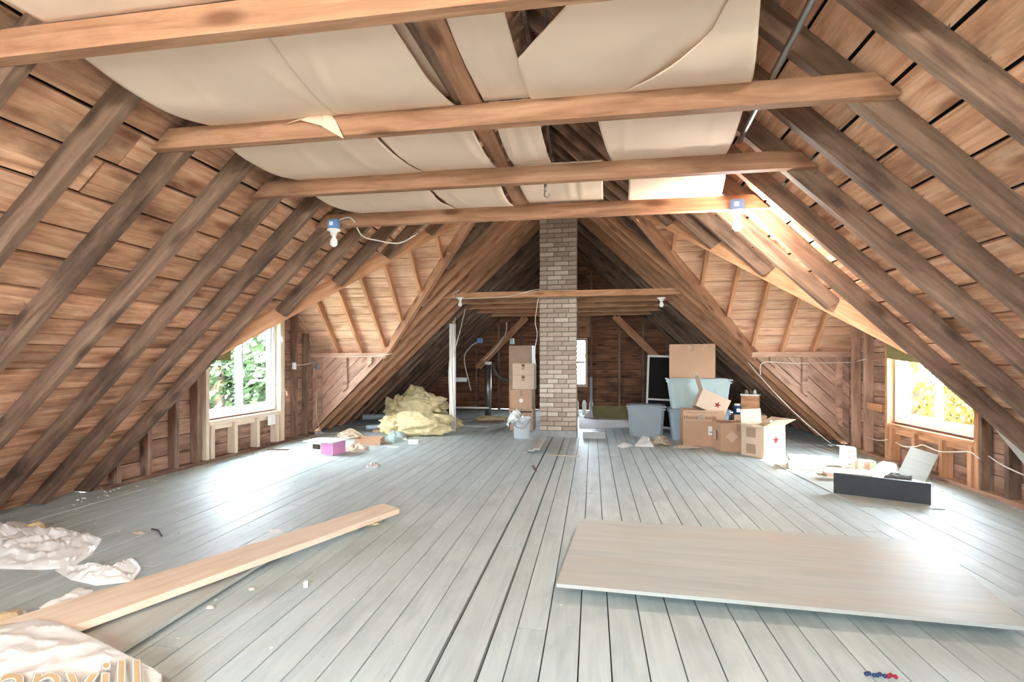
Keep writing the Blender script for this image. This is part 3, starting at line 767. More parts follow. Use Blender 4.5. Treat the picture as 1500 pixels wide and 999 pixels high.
def rope(label, px, py, rx, ry, h, r=.008, seed=1, n=70):
    rn = random.Random(seed); c = P(px, py); pts = []; a = rn.random()*6
    for k in range(n):
        a += rn.uniform(.5, 1.1); q = rn.uniform(.35, 1)
        pts.append((rx*q*math.cos(a), ry*q*math.sin(a), r + h*(1-q**1.5)*rn.uniform(.3, 1)))
    return tag(MB().tube(pts, r).build('rope_heap', M['rope'], loc=c), label, 'rope')
# ------------------------------------------------------------------ foreground
def quadslab(name, label, cat, pts, th, mt, lift=0, along=0):
    pts = [Vector(p) for p in pts]; o = pts[0]; ex = (pts[1]-pts[0]).normalized(); ey = pts[3]-pts[0]; ey = (ey - ex*ey.dot(ex)).normalized()
    fr = frame(o, ex, ey); inv = fr.inverted(); q = [inv @ p for p in pts]
    return tag(slab(name, [(a.x, a.y) for a in q], lift, lift+th, fr, M[mt]), label, cat)
zt = .055
pl_ = quadslab('plywood_sheet', 'large weathered plywood sheet lying in the right foreground', 'plywood', [P(815, 860, zt), P(1512, 925, zt), P(1366, 797, zt), P(850, 763, zt)], .018, 'ply')
bt_ = quadslab('support_batten', None, None, [P(900, 830), P(1380, 870), P(1375, 860), P(900, 820)], .053, 'newwood')
pk_ = quadslab('plank', 'new pale plank lying slantwise on the left floor', 'plank', [P(40, 954, .06), P(585, 752, .06), P(562, 744, .06), P(-40, 935, .06)], .035, 'newwood')
quadslab('plank', 'flat grey plank partly under the new pale plank', 'plank', [P(178, 958, .02), P(420, 806, .02), P(335, 806, .02), P(60, 960, .02)], .018, 'ply')
bk_ = quadslab('support_block', None, None, [P(520, 774), P(560, 764), P(556, 758), P(516, 767)], .058, 'newwood')
for c_, q_ in ((bt_, pl_), (bk_, pk_)):
    m_ = q_.matrix_basis.inverted() @ c_.matrix_basis; c_.parent = q_; c_.matrix_basis = m_
# plastic bags at the left
def W(*pp): return [tuple(P(x, y)[:2]) for x, y in pp]
crumple('plastic_bag', 'crumpled white and tan plastic bag on the floor at left edge', 'plastic bag', W((-60, 770), (30, 768), (75, 780), (110, 783), (150, 790), (135, 812), (105, 832), (60, 835), (-40, 832)), .10, 'plasticbag', 3, freq=6)
crumple('plastic_bag', 'torn strip of white plastic trailing from the left bag', 'plastic bag', W((80, 836), (130, 832), (175, 838), (200, 822), (208, 834), (195, 852), (140, 858), (105, 850)), .06, 'plasticbag', 5, freq=9)
crumple('plastic_scrap', 'thin tan and white plastic scrap beside the new plank', 'plastic scrap', W((55, 892), (90, 880), (118, 862), (138, 866), (115, 880), (80, 893)), .03, 'plasticbag', 8, freq=9, res=20)
crumple('tan_bag_part', 'tan plastic patch on the crumpled left bag', 'plastic bag', W((20, 783), (60, 776), (78, 786), (50, 792)), .12, 'tanprint', 3, freq=6, res=16)
BO = [tuple(P(x, y, .1)[:2]) for x, y in ((-90, 925), (0, 916), (55, 906), (90, 912), (160, 945), (236, 985), (240, 1030), (160, 1080), (-100, 1080))]
bag, hz = crumple('printed_bag', 'white plastic bag with large tan lettering in the lower left corner', 'plastic bag', BO, .035, 'plasticbag', 12, freq=5, res=40, base=.1)
bl_ = bag.location
def onbag(txt, size, mt, px, py, ang, off, dz, shear=0):
    p = P(px, py, .13); o = text(txt, size, mt, bag, Matrix.Translation((p.x-bl_.x, p.y-bl_.y, 0)) @ Matrix.Rotation(ang, 4, 'Z'), 'printed_lettering', off, 0)
    mw = o.matrix_local
    cx = sum(q[0] for q in BO)/len(BO); cy = sum(q[1] for q in BO)/len(BO)
    for v in o.data.vertices: v.co = (v.co.x*.93 - .95*v.co.y, v.co.y*1.25, .133 + dz)
a_ = math.atan2(P(200, 985).y-P(0, 985).y, P(200, 985).x-P(0, 985).x)
onbag('anyill', .26, 'greyprint', 104, 1002, a_, .007, .0, -.4); onbag('anyill', .26, 'paper', 104, 1002, a_, .004, .0012, -.4); onbag('anyill', .26, 'tanprint', 104, 1002, a_, -.001, .0024, -.4)
crumple('tan_wrapper', 'crumpled tan plastic wrapper above the printed bag', 'plastic bag', W((-60, 925), (20, 912), (40, 908), (35, 920), (-10, 935)), .1, 'tanprint', 15, freq=6, res=20)
def scrap(name, label, cat, px, py, d, mt, rz=0, tilt=0): 
    p = P(px, py); return tag(MB().box((0, 0, d[2]/2+.001), d).build(name, M[mt], loc=p, rz=rz), label, cat)
quadslab('paper_slip', 'small white paper slip by the new pale plank', 'paper', [P(399, 782), P(414, 780), P(409, 775), P(393, 777)], .002, 'paper')
quadslab('paper_slip', 'white paper scrap near the left picture edge', 'paper', [P(10, 908), P(40, 908), P(38, 895), P(22, 898)], .002, 'paper')
blob('wood_chunk', 'dark rotten wood chunk beside the flat grey plank', 'wood chunk', P(308, 892)+Vector((0,0,.008)), (.022, .012, .01), .4, 2, 'debris', 3)
blob('wood_chunk', 'pale wood chunk on the floor below the new plank', 'wood chunk', P(369, 865)+Vector((0,0,.008)), (.02, .011, .009), .4, 2, 'debris', 5)
blob('foam_scrap', 'yellow foam scrap at the far end of the new plank', 'foam', P(543, 769)+Vector((0,0,.012)), (.06, .03, .025), .5, 3, 'yellowfoam', 6)
scrap('small_block', 'little grey block standing on the floor in the middle foreground', 'block', 448, 860, (.02, .02, .03), 'white', .4)
cable([P(222, 775, .006), P(232, 777, .006), P(237, 785, .006)], 'short curved black hose on the left floor', .006, 'darkwire', 'hose_piece')
blob('rag_scrap', 'dull pink rag scrap beside the black hose', 'rag', P(203, 782)+Vector((0,0,.006)), (.05, .02, .012), .5, 3, 'rope', 9)
t = thing('bead_string', 'string of dark purple and red beads at the bottom edge', 'beads', P(1290, 992))
for k in range(9):
    blob('bead', None, None, Vector((-.05+.0125*k, .006*math.sin(k*2), .008)), (.008, .008, .008), .1, 2, 'navy' if k < 6 else 'red', k, flat=False, parent=t, n=10)
scrap('lath_strip', 'thin pale lath lying on the floor before the chimney', 'lath', 824, 668, (.42, .022, .008), 'newwood', .05)
scrap('lath_strip', 'short dark lath pointing away from the viewer before the chimney', 'lath', 783, 687, (.02, .3, .008), 'rafter', .25)
scrap('lath_strip', 'thin flat strip on the floor left of the right floor scraps', 'lath', 407, 659, (.3, .05, .008), 'rafter', .1)
crumple('clear_wrapper', 'clear crumpled wrapper on the floor in front of the insulation', 'plastic scrap', W((532, 684), (545, 677), (558, 682), (556, 686)), .03, 'clear', 4, res=16, freq=14)
scrap('white_strip', 'white plastic strip left of the clear wrapper', 'plastic scrap', 575, 655, (.18, .02, .01), 'paper', .05)
# crumbs
cb_ = MB()
for k in range(260):
    px = random.uniform(0, 1000); py = random.uniform(690, 980) if k % 3 else random.uniform(700, 790)
    if k < 90: px = random.uniform(0, 330)
    p = P(px, py); s_ = random.uniform(.002, .007)
    cb_.box(p + Vector((0,0,s_*.4)), (s_*random.uniform(1, 2.5), s_, s_*.8), Matrix.Rotation(random.random()*6, 3, 'Z'))
for k in range(160):
    y = random.uniform(3.5, 7.4); sx = random.choice((-1, 1)); p = Vector((sx*(WX-.13-abs(random.gauss(0, .1))), y, 0)); s_ = random.uniform(.004, .016)
    cb_.box(p + Vector((0,0,s_*.4)), (s_*random.uniform(1, 2.5), s_, s_*.8), Matrix.Rotation(random.random()*6, 3, 'Z'))
tag(cb_.build('floor_debris', M['debris']), 'scattered plaster crumbs and wood bits on the grey floor', 'debris', kind='stuff')

# ------------------------------------------------------------------ left middle clutter
p = P(478, 664); 
t = cbox('shoe_box', 'pink and white printed box with lifted lid on the left floor', 'box', p, .40, .24, .16, R(-12), 'paper', flaps=(None, None, None, None))
MB().box((0, 0, .17), (.48, .30, .012), Matrix.Rotation(R(-2), 3, 'Y')).build('lid', M['paper'], t)
MB().box((.203, 0, .08), (.004, .236, .15)).build('pink_end', M['pink'], t)
MB().box((.11, -.122, .08), (.17, .003, .14)).build('pink_print', M['pink'], t); MB().box((-.05, -.122, .1), (.12, .003, .06)).build('dark_print', M['ink'], t)
crumple('rag_pile', 'beige rag heap beside the pink box', 'rags', W((500, 660), (515, 650), (538, 655), (540, 660), (520, 663)), .07, 'rope', 21, res=26, freq=12)
rope('twisted beige rope heap behind the pink box', 512, 641, .24, .14, .16, .011, 3, 90)
cbox('shallow_box', 'shallow open tan carton among the rags', 'box', P(542, 650), .36, .26, .09, R(10), 'cardboard', flaps=(None, None, None, None))
p0 = P(610, 638)
t = thing('insulation_roll', 'yellow fibreglass roll lying at the bottom of the insulation heap', 'insulation', p0)
blob('roll_core', None, None, Vector((-.02, .1, .17)), (.56, .28, .20), .28, 2.4, 'yellowfoam', 31, parent=t, n=72)
blob('frayed_end', None, None, Vector((-.42, .02, .14)), (.17, .2, .15), .5, 3, 'yellowfoam', 33, parent=t)
p1 = P(606, 630)
blob('insulation_batt', 'big tan-faced insulation batt draped on top of the heap', 'insulation', p1 + Vector((.08, .25, .38)), (.5, .26, .2), .4, 2.0, 'tanfoam', 35, rz=-.25, n=72, flat=False)
blob('insulation_batt', 'upright paper-faced insulation batt at the back of the heap', 'insulation', p1 + Vector((-.16, .5, .45)), (.22, .1, .28), .3, 2.4, 'tanfoam', 38, n=56, flat=False)
blob('insulation_batt', 'small curled insulation batt at left of the heap', 'insulation', p1 + Vector((-.42, .3, .33)), (.19, .15, .2), .5, 2.6, 'tanfoam', 41, n=56, flat=False)
blob('insulation_batt', 'loose yellow insulation batt at right of the heap', 'insulation', P(655, 628) + Vector((0, .05, .08)), (.24, .16, .11), .45, 2.6, 'yellowfoam', 44, n=30)
for k, (px, py, lab) in enumerate(((531, 617, 'thick grey tube poking out left of the insulation'), (536, 626, 'thin grey tube under the thicker one, left of insulation'))):
    a = P(px, py+7, 0); a.z = .16 - .08*k
    tag(MB().tube([a, a + Vector((.7, .35, 0))], .05-.015*k, 14, False).build('grey_tube', M['bluegrey']), lab, 'tube')
cbox('low_box', 'flat carton supporting the grey tubes beside the insulation', 'box', P(556, 634)+Vector((.05, .25, 0)), .5, .3, .035, R(20), 'cardboard', tape=False)
crumple('grey_wrapper', 'grey green plastic wrapper below the insulation roll', 'plastic scrap', W((566, 640), (590, 634), (600, 645), (575, 650)), .12, 'mint', 25, res=22, freq=10)
scrap('small_carton', 'small white carton at the foot of the insulation roll', 'box', 606, 650, (.14, .08, .06), 'paper', .1)
# loose boards right of the insulation
scrap('board_scrap', 'weathered board scrap lying right of the insulation heap', 'board', 690, 625, (.7, .12, .03), 'ply', -.1)
scrap('board_scrap', 'second weathered board right of the insulation, farther back', 'board', 715, 618, (.6, .1, .03), 'stud', .12)
blob('insulation_scrap', 'crumbly yellow insulation bits before the white post', 'insulation', P(712, 618)+Vector((.1, .1, .05)), (.32, .12, .05), .6, 4, 'yellowfoam', 47)
# post with wires
pb = PD(663, 630, 8.5); pb.z = 0
t = thing('white_post', 'white wooden post wrapped with cables in the left rear', 'post', pb)
MB().box((0, 0, .9), (.09, .09, 1.8)).build('post_body', M['paper'], t)
MB().tube([(.03, -.05, 1.85), (-.02, -.05, 1.4), (-.05, -.05, .9), (-.01, -.05, .2)], .008).build('cable', M['wire'], t)
MB().tube([(.06, -.05, 1.9), (.02, -.052, 1.45), (.0, -.055, 1.0), (.045, -.05, .1)], .008).build('cable', M['wire'], t)
MB().tube([(.22, -.0, 2.05), (.12, -.05, 1.6), (.02, -.06, 1.25)], .007).build('cable', M['wire'], t)
# rear left junk
tag(MB().box((0,0,0), (.9, .06, .03)).build('white_rail', M['paper'], loc=PD(684, 597, 10.2)), 'white rail resting low behind the white post', 'rail')
tag(MB().box((0,0,0), (.28, .1, .08)).build('white_bar', M['paper'], loc=PD(673, 556, 10.0)), 'short white bar mounted beside the white post', 'bar')
t = thing('vent_pipe', 'capped grey vent pipe in the dark rear left', 'pipe', PD(715, 575, 10.6)*1.0); t.location.z = 0
MB().tube([(0,0,0), (0,0,1.12)], .07, 14, False).build('pipe_body', M['metal'], t); MB().lathe([(0, 1.16), (.075, 1.16), (.075, 1.1), (0, 1.1)], 14).build('cap', M['paper'], t)
cable([PD(742, 472, 10.4), PD(740, 490, 10.4), PD(722, 515, 10.4), PD(708, 528, 10.4)], 'white cable swinging down from the rear ties', .012)
cable([PD(703, 500, 10.4), PD(690, 507, 10.4), PD(680, 525, 10.4), PD(687, 560, 10.4), PD(690, 572, 10.4)], 'dark cable drooping left of the vent pipe', .012, 'wire')
cable([PD(722, 532, 10.5), PD(727, 548, 10.4), PD(740, 556, 10.4), PD(752, 556, 10.4)], 'thick grey hose sagging right of the vent pipe', .03, 'darkwire', 'hose')
tag(MB().box((0,0,0), (.1, .08, .1)).build('electrical_box', M['blue'], loc=PD(703, 499, 10.4)), 'blue electrical box on the rear left rafter', 'electrical box')
tag(MB().box((0,0,0), (.08, .05, .11)).build('electrical_box', M['mint'], loc=PD(750, 500, 10.0)), 'pale green electrical box above the carton stack', 'electrical box')
# boxes beside the chimney
D0 = 8.75; k_ = D0/F
base = PD(766, 600, D0); base.z = 0
zz = 0
for nm, x0, x1, h_, mt, lab in (('carton', 749, 783, .36, 'cardboard', 'bottom carton with round label in the stack left of the chimney'),
                                ('carton', 750, 781, .32, 'cardboard', 'taped brown carton second from the bottom left of the chimney'),
                                ('file_box', 753, 784, .24, 'cardboard2', 'lower pale file box in the stack left of the chimney'),
                                ('file_box', 753, 784, .19, 'cardboard2', 'upper pale file box on top of the stack left of the chimney')):
    q = PD((x0+x1)/2, 600, D0); q.z = zz; wd = (x1-x0)*k_
    t = cbox(nm, lab, 'box', q, wd, .32, h_, R(-9+8), mt, group='cartons left of the chimney')
    if 'round label' in lab:
        MB().lathe([(0, 0), (.045, 0)], 16).build('round_label', M['ink'], t, M=front(.03, .1, .32, .003)); MB().lathe([(0, 0), (.03, 0)], 16).build('round_label', M['paper'], t, M=front(.03, .1, .32, .005))
        MB().box((0, -.163, h_-.04), (wd*.9, .002, .03)).build('printed_band', M['ink'], t)
        MB().box((.1, -.163, .2), (.09, .002, .09)).build('label', M['paper'], t)
    if 'second' in lab: MB().lathe([(0, 0), (.035, 0)], 16).build('round_label', M['paper'], t, M=front(0, .14, .32, .003))
    if nm == 'file_box': MB().box((0, -.163, h_-.03), (.06, .004, .02)).build('handle_hole', M['ink'], t)
    zz += h_ + .008
q = PD(765, 600, D0+.42); q.z = 0
cbox('carton', 'tall brown carton at the back, lower of the two behind the stack', 'box', q, .42, .3, .74, R(-5), 'cardboard', group='cartons left of the chimney')
q = q.copy(); q.z = .748
cbox('carton', 'tall brown carton showing above the file boxes', 'box', q, .42, .3, .70, R(-5), 'tape', group='cartons left of the chimney')
# bucket
p = P(763, 643)+Vector((0, .13, 0))
t = thing('bucket', 'white round bucket on the floor left of the chimney', 'bucket', p)
MB().lathe([(0, 0), (.125, 0), (.135, .3), (.142, .3), (.142, .315), (.128, .315), (.118, .01), (0, .01)], 28).build('pail', M['white'], t)
MB().tube([(-.14, -.02, .3), (-.1, -.13, .2), (.05, -.15, .17), (.14, -.05, .3)], .004).build('handle', M['metal'], t)
b = MB(); rows = []
for i in range(9):
    a = i/8
    rows.append([(-.20+.24*j/8 + .03*math.sin(i*1.4+j), -.16+.06*math.sin(j*1.3)-.02*i/8 + .05*a, .08+.36*math.sin(min(1, (j+2)/9)*2.3)*(.55+.5*a)+.02*math.sin(i*3+j*2)) for j in range(9)])
vs = [q for r_ in rows for q in r_]; b.add(vs, [(i*9+j, i*9+j+1, (i+1)*9+j+1, (i+1)*9+j) for i in range(8) for j in range(8)])
tag(b.build('plastic_bag', M['plasticbag'], loc=p, smooth=True), 'white plastic bag draped over the bucket rim', 'plastic bag')
for k, (px, py, rz_, lab) in enumerate(((772, 655, -.35, 'left'), (782, 652, -.1, 'middle'), (790, 650, .05, 'right'))):
    tag(lumber('wood_offcut', P(px-4, py+8, .012+.03*k), P(px+6, py-10, .012+.03*k), .08, .022, M['ply']), '%s one of three grey wood offcuts before the chimney corner' % lab, 'wood offcut')

# ------------------------------------------------------------------ right middle clutter
scrap('metal_case', 'flat grey metal case on the floor right of the chimney', 'case', 870, 641, (.34, .2, .1), 'metal', .02)
quadslab('white_sheet', 'white paper sheet on the rear floor right of the chimney', 'sheet', [P(848, 628), P(928, 626), P(920, 611), P(848, 608)], .006, 'paper')
tag(MB().box((0, 0, .12), (.85, .03, .24)).build('green_board', M['olive'], loc=P(895, 613)+Vector((0, .1, 0)), rz=0), 'olive green board standing on edge near the back wall', 'board')
t = thing('shelf_bracket', 'grey metal bracket on a white upright in front of the back wall', 'bracket', P(866, 612))
MB().box((0, 0, .42), (.05, .04, .84)).build('upright', M['grey'], t); MB().prism([(-.16, 0), (.06, 0), (0, .2)], -.02, .02).build('foot', M['metal'], t, M=frame((0,-.045,0), (1,0,0), (0,0,1)))
for k, px in enumerate((845, 856, 866)):
    q = PD(px, 596, 11.0); q.z = 0
    tag(MB().box((0, 0, .14), (.09, .07, .28)).box((0, 0, .3), (.06, .05, .04)).build('white_jug', M['paper'], loc=q), '%s small white container under the back window' % ('left', 'middle', 'right')[k], 'container')
tb = P(948, 640)+Vector((.0, .2, 0))
tote('grey lidded storage tote standing alone right of the chimney', tb, .56, .42, .46, 'grey', R(-9+4))
# dark framed screen
q = P(975, 628)
t = thing('screen_frame', 'white framed dark window screen leaning behind the totes', 'screen', q, R(-6)); t.rotation_euler = (R(-6), R(2), R(-6))
Wd, Ht = .66, 1.28
for c_, d_ in (((-Wd/2, 0, Ht/2), (.035, .03, Ht)), ((Wd/2, 0, Ht/2), (.035, .03, Ht)), ((0, 0, Ht-.017), (Wd-.036, .03, .035)), ((0, 0, .018), (Wd-.036, .03, .035)), ((0, 0, .5), (Wd-.036, .025, .03))):
    MB().box(c_, d_).build('frame_bar', M['paper'], t)
MB().box((0, .005, Ht/2), (Wd-.04, .006, Ht-.04)).build('screen_mesh', M['screen'], t)
# totes and big box
D0 = 7.45; st = PD(1027, 600, D0); st.z = 0; st += Vector((0, .25, 0))
tote('blue grey storage tote at the bottom of the right stack', st, .84, .46, .44, 'bluegrey', R(-3))
tote('pale green storage tote under the big plain carton', st + Vector((0, 0, .474)), .86, .48, .42, 'mint', R(-3))
t = cbox('carton', 'big plain brown carton on top of the totes', 'box', st + Vector((-.07, 0, .927)), .64, .44, .50, R(-14), 'cardboard', group='cartons on the right')
for x_, z_ in ((-.02, .45), (.18, .45), (.06, .06)): MB().box((x_, -.2215, z_), (.05, .002, .06)).build('printed_mark', M['cardboard2'], t)
for x_, z_ in ((-.02, .45), (.18, .45), (.06, .06)):
    for dx_ in (-.012, .012): MB().box((x_+dx_, -.2235, z_), (.006, .001, .045)).build('printed_mark', M['ink'], t)
    MB().box((x_, -.2235, z_-.02), (.02, .001, .005)).build('printed_mark', M['ink'], t)
# printed box and tilted star box
pb = P(1022, 655); 
t = cbox('printed_carton', 'brown carton with a printed shop name on the right floor', 'box', pb + Vector((.1, .25, 0)), .54, .36, .50, R(-2), 'cardboard', flaps=(160, None, None, None), group='cartons on the right')
text('Home', .075, 'ink', t, front(-.17, .40, .36, .002)); text('G', .085, 'teal', t, front(-.035, .40, .36, .002)); text('oods', .075, 'ink', t, front(.09, .40, .36, .002))
MB().box((-.02, -.1815, .47), (.42, .001, .018)).build('printed_line', M['tape'], t); MB().box((-.06, -.1815, .33), (.34, .001, .014)).build('printed_line', M['tape'], t)
MB().box((.12, -.1815, .22), (.12, .002, .12)).build('label', M['paper'], t); MB().box((.12, -.183, .2), (.09, .001, .02)).build('label_print', M['greyprint'], t)
for c_ in t.children:
    if c_.name.startswith('flap'): bpy.data.objects.remove(c_)
tt = cbox('star_carton', 'tilted open carton with red star lying in the printed carton', 'box', pb + Vector((.18, .26, .46)), .40, .30, .26, R(-2), 'cardboard2', flaps=(None, None, None, 130), group='cartons on the right')
tt.rotation_euler = (R(-8), R(24), R(-4))
star(tt, front(.06, .13, .30, .002), .05)
# box with diamond label
p = P(1052, 662)
t = cbox('label_carton', 'closed brown carton with a diamond label on the right floor', 'box', p + Vector((.24, .2, 0)), .44, .36, .37, R(4), 'cardboard', group='cartons on the right')
MB().box((0, 0, 0), (.11, .11, .001), Matrix.Rotation(R(45), 3, 'Z')).build('diamond_label', M['cardboard2'], t, M=front(-.08, .2, .36, .002))
MB().box((.1, -.1815, .08), (.1, .002, .13)).build('label', M['cardboard2'], t); MB().box((-.2412, 0, .2), (.002, .1, .12)).build('label', M['cardboard2'], t)
# boxes behind
q = P(1098, 648) + Vector((.06, .28, 0))
cbox('carton', 'brown carton hidden low behind the diamond label carton', 'box', q, .44, .34, .38, R(-6), 'cardboard', group='cartons on the right')
q2 = q + Vector((.04, .02, .388))
t = cbox('wooden_box', 'small orange brown wooden box with bottles on top', 'box', q2, .24, .20, .27, R(-22), 'cardboard', tape=False)
for c_ in t.children: c_.data.materials[0] = M['orange']
MB().box((0, 0, .285), (.26, .22, .02)).build('tray', M['paper'], t)
for k in range(3):
    tag(MB().lathe([(0, 0), (.025, 0), (.025, .045), (.012, .055), (.012, .065), (0, .065)], 12).build('small_bottle', M[('tape', 'darkwire', 'paper')[k]], loc=q2 + Vector((-.06+.06*k, -.01, .297))), '%s little bottle on the wooden box behind the cartons' % ('brown', 'dark', 'white')[k], 'bottle')
q3 = q + Vector((-.17, -.06, .388))
t = thing('blue_jar', 'dark blue jar with white cap between the cartons', 'jar', q3)
MB().lathe([(0, 0), (.055, 0), (.058, .02), (.058, .11), (.04, .13)], 16).build('jar_body', M['navy'], t); MB().lathe([(.042, .128), (.042, .155), (0, .155)], 16).build('cap', M['paper'], t)
MB().box((0, -.0585, .06), (.05, .003, .05)).build('label', M['paper'], t)
# star box in the sun
p = P(1119, 673)
rz = R(-34+12)
c_, s_ = math.cos(rz), math.sin(rz)
wd, dp, ht = .36, .34, .40
# near corner of the box is at local (-wd/2.., -dp/2)
rz = R(32)
c_, s_ = math.cos(rz), math.sin(rz); off = Vector((wd/2*c_ - dp/2*s_*-1*-1, 0, 0))
loc = p - Vector((c_*(-wd/2) - s_*(-dp/2), s_*(-wd/2) + c_*(-dp/2), 0))
t = cbox('star_carton', 'open carton with red star and sunlit front full of papers', 'box', loc, wd, dp, ht, rz, 'cardboard2', flaps=(150, 95, 160, 175), group='cartons on the right')
star(t, front(.02, .22, dp, .002), .06)
for z_ in (.3, .1): MB().box((-wd/2-.0012, .02, z_), (.002, .14, .12)).build('tape', M['tape'], t)
for k in range(6):
    a = -.4 + .16*k
    o = MB().box((0, 0, .2), (.2, .006, .34+.03*(k % 3))).build('folder', M[('stud', 'mint', 'newwood', 'ply', 'stud', 'cardboard')[k]])
    o.location = loc + Vector((.02+.012*k, -.05+.03*k, .05)); o.rotation_euler = (R(-5*k+5), R(18+6*k), R(30))
    tag(o, '%s folder sticking out of the sunlit star carton' % ('first brown', 'pale green', 'light wood coloured', 'grey', 'last brown', 'cardboard')[k], 'folder', 'folders in the star carton')
# sunlit floor things
fs_ = quadslab('floor_sheet', 'pale hardboard sheet on the floor below the right window', 'hardboard', [P(1258, 742), P(1385, 747), P(1290, 682), P(1135, 680)], .008, 'ply')
bb = [P(1221, 722, .009), P(1364, 740, .009)]
ang = math.atan2((bb[1]-bb[0]).y, (bb[1]-bb[0]).x); L_ = (bb[1]-bb[0]).length; mid_ = (bb[0]+bb[1])/2
tag(MB().box((0, .02, .088), (L_, .035, .175)).build('black_board', M['black'], loc=mid_, rz=ang), 'dark painted board standing on edge below the right window', 'board')
def low(name, lab, cat, px, py, d, mt, rz=0, z=.009):
    p = P(px, py, z); return tag(MB().box((0, 0, d[2]/2+.0005), d).build(name, M[mt], loc=p, rz=rz), lab, cat)
t = cbox('flat_carton', 'sunlit low white carton with loose lid near the star carton', 'box', P(1185, 690, .009)+Vector((.02, .14, 0)), .34, .24, .10, R(-14), 'paper', flaps=(None, None, None, None))
MB().box((.05, 0, .112), (.42, .28, .01), Matrix.Rotation(R(3), 3, 'X')).build('lid', M['paper'], t)
low('carton_offcut', 'little brown carton offcut in front of the sunlit white carton', 'box', 1172, 687, (.1, .04, .07), 'cardboard', -.2)
crumple('padded_envelope', 'puffy tan envelope leaning by the sunlit white carton', 'envelope', W((1150, 686), (1154, 678), (1166, 678), (1167, 688)), .10, 'cardboard2', 51, res=20, freq=5)
low('open_tray', 'low brown tray of papers behind the dark board', 'tray', 1240, 697, (.40, .16, .06), 'cardboard', -.15)
low('paper_stack', 'white paper stack on the brown tray behind the dark board', 'paper', 1240, 694, (.38, .14, .02), 'paper', -.12, .07)
p = P(1248, 688, .009)+Vector((.02, .13, 0))
t = thing('drawer_unit', 'small white three drawer unit standing in the sun', 'drawer unit', p, R(-10))
MB().box((0, .01, .11), (.13, .12, .22)).build('case', M['white'], t)
for k in range(3):
    d_ = MB().box((0, -.054, .04+.07*k), (.115, .008, .06)).build('drawer', M['paper'], t); MB().box((0, -.062, .045+.07*k), (.03, .01, .01)).build('knob', M['tape'], d_)
cbox('small_carton', 'small pale carton right of the white drawer unit', 'box', P(1268, 690, .009)+Vector((.02, .05, 0)), .16, .12, .10, R(-10), 'cardboard2')
crumple('clear_bag', 'shiny plastic bag on the floor sheet before the right window', 'plastic bag', W((1268, 697), (1290, 683), (1318, 682), (1316, 690), (1290, 699)), .10, 'plasticbag', 55, res=26, freq=7)
blob('dark_rag', 'dark grey crumpled rag behind the dark board', 'rag', P(1318, 705)+Vector((0, .02, .03)), (.12, .05, .045), .4, 4, 'darkwire', 61)
o = MB().box((0, 0, .15), (.26, .012, .30)).build('plywood_offcut', M['ply'], loc=PX(1335, 701, 3.7)); o.location.z = .004; o.rotation_euler = (R(0), R(20), R(-62)); o.rotation_euler = (R(-24), R(10), R(-62))
tag(o, 'square plywood offcut leaning on the studs below the right window', 'plywood')
# plywood triangle and window coverings
o = MB().prism([tuple(x) for x in ((0, 0), (.75, 0), (.75, -.62))], -.006, .006).build('plywood_gusset', M['ply'], WR, M=frame(PX(1437, 602, 3.86), (0, -1, 0), (0, 0, 1)))
p = WIN['right']
b = MB(); n_ = 14; vs = []
for i in range(n_+1):
    yy = p[0] + (p[1]-p[0])*i/n_
    for j in range(6): vs.append((WX-.13-.015*math.sin(j), yy, 1.78 - (.56+.05*math.sin(math.pi*i/n_))*j/5))
b.add(vs, [(i*6+j, i*6+j+1, (i+1)*6+j+1, (i+1)*6+j) for i in range(n_) for j in range(5)])
tag(b.build('window_blind', M['olive'], smooth=True), 'olive cloth blind hanging over the top of the right window', 'blind')
p = WIN['left']
tag(MB().box((-WX+.13, p[0]+.13, 1.43), (.016, .34, .48)).build('board_patch', M['olive']), 'olive board patch covering the upper corner of the left window', 'board')
tag(MB().box((0, 0, 0), (.006, .17, .14)).build('paper_notice', M['paper'], loc=(-WX+.11, 6.42, .37)), 'white printed paper on the studs below the left window', 'paper')
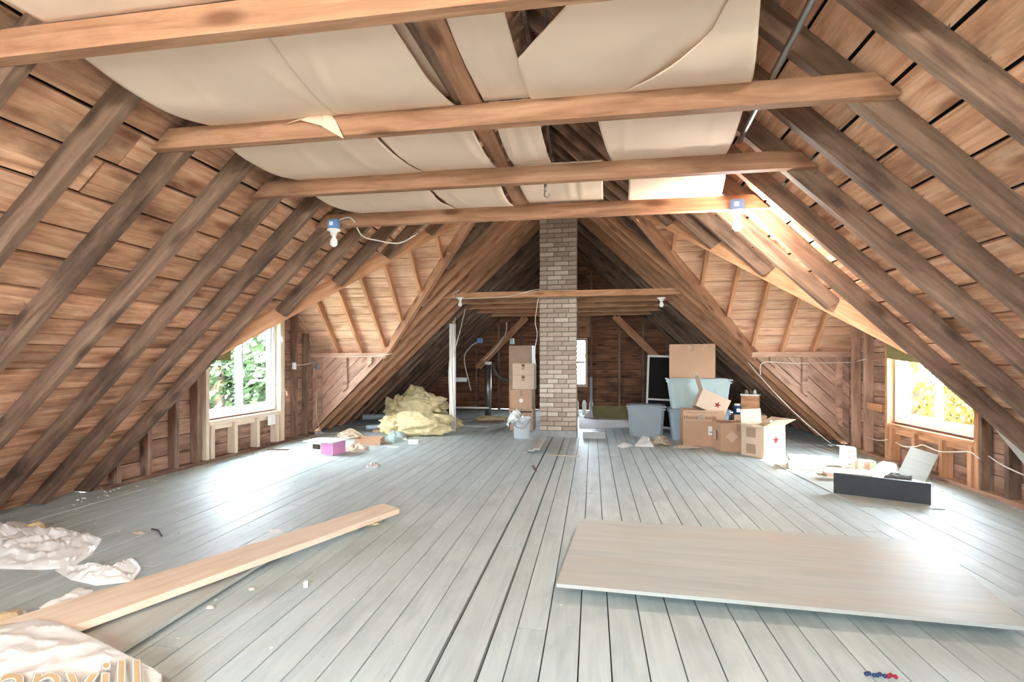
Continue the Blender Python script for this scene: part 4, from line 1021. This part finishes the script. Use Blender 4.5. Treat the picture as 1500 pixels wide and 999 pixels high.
# white scraps near the tote
crumple('white_rag', 'flat white cloth scrap on the floor before the grey tote', 'rag', W((903, 654), (915, 648), (928, 653), (912, 657)), .02, 'plasticbag', 71, res=16, freq=12)
crumple('white_rag', 'bunched white plastic before the grey tote', 'rag', W((930, 654), (940, 643), (955, 645), (958, 655)), .12, 'plasticbag', 72, res=20, freq=9)
rope('beige coiled rope bundle right of the white plastic', 968, 651, .14, .12, .16, .010, 5, 90)
rope('tangled beige rope on the floor before the printed carton', 1006, 657, .2, .08, .05, .009, 8, 60)

# ------------------------------------------------------------------ outside
tag(MB().box((0, 8, -6.5), (160, 160, .2)).build('ground', M['ground']), None, kind='structure')
def tree(loc, rad, n, mt, label):
    t = thing('tree', label, 'tree', loc)
    MB().tube([(0, 0, 0), (.1, 0, rad[2]*.9), (0, .1, rad[2]*1.6)], .22, 8).build('trunk', M['bark'], t)
    b = MB(); rnd = random.Random(len(label))
    lumps = [(Vector((rnd.gauss(0, .45)*rad[0], rnd.gauss(0, .5)*rad[1], rad[2]*1.5 + rnd.gauss(0, .4)*rad[2])), rnd.uniform(.25, .45)*min(rad)) for k in range(26)]
    for k in range(n):
        c, r_ = lumps[k % len(lumps)]
        d_ = Vector((rnd.gauss(0, 1), rnd.gauss(0, 1), rnd.gauss(0, 1))).normalized()*r_*rnd.uniform(.6, 1)
        q = c + d_; s_ = rnd.uniform(.10, .2)
        a = Vector((rnd.gauss(0, 1), rnd.gauss(0, 1), rnd.gauss(0, 1))).normalized(); e_ = a.orthogonal().normalized(); g_ = a.cross(e_)
        b.add([q-e_*s_, q-g_*s_*.5, q+e_*s_, q+g_*s_*.5], [(0,1,2,3)])
    b.build('foliage', M[mt], t)
tree((-11, 14, -6.4), (3, 3.4, 4.6), 7000, 'leafg', 'green leafy tree outside the left window, its nearer one')
tree((-17, 25, -6.4), (3.4, 4.5, 5.2), 6000, 'leafg', 'green leafy tree outside the left window, the farther one')
tree((11, 18.5, -6.4), (3, 3.6, 4.6), 7000, 'leafy', 'yellow autumn tree outside the right window')
tree((20, 27, -6.4), (3, 4.2, 4.4), 6000, 'leafg', 'green tree farther off outside the right window')
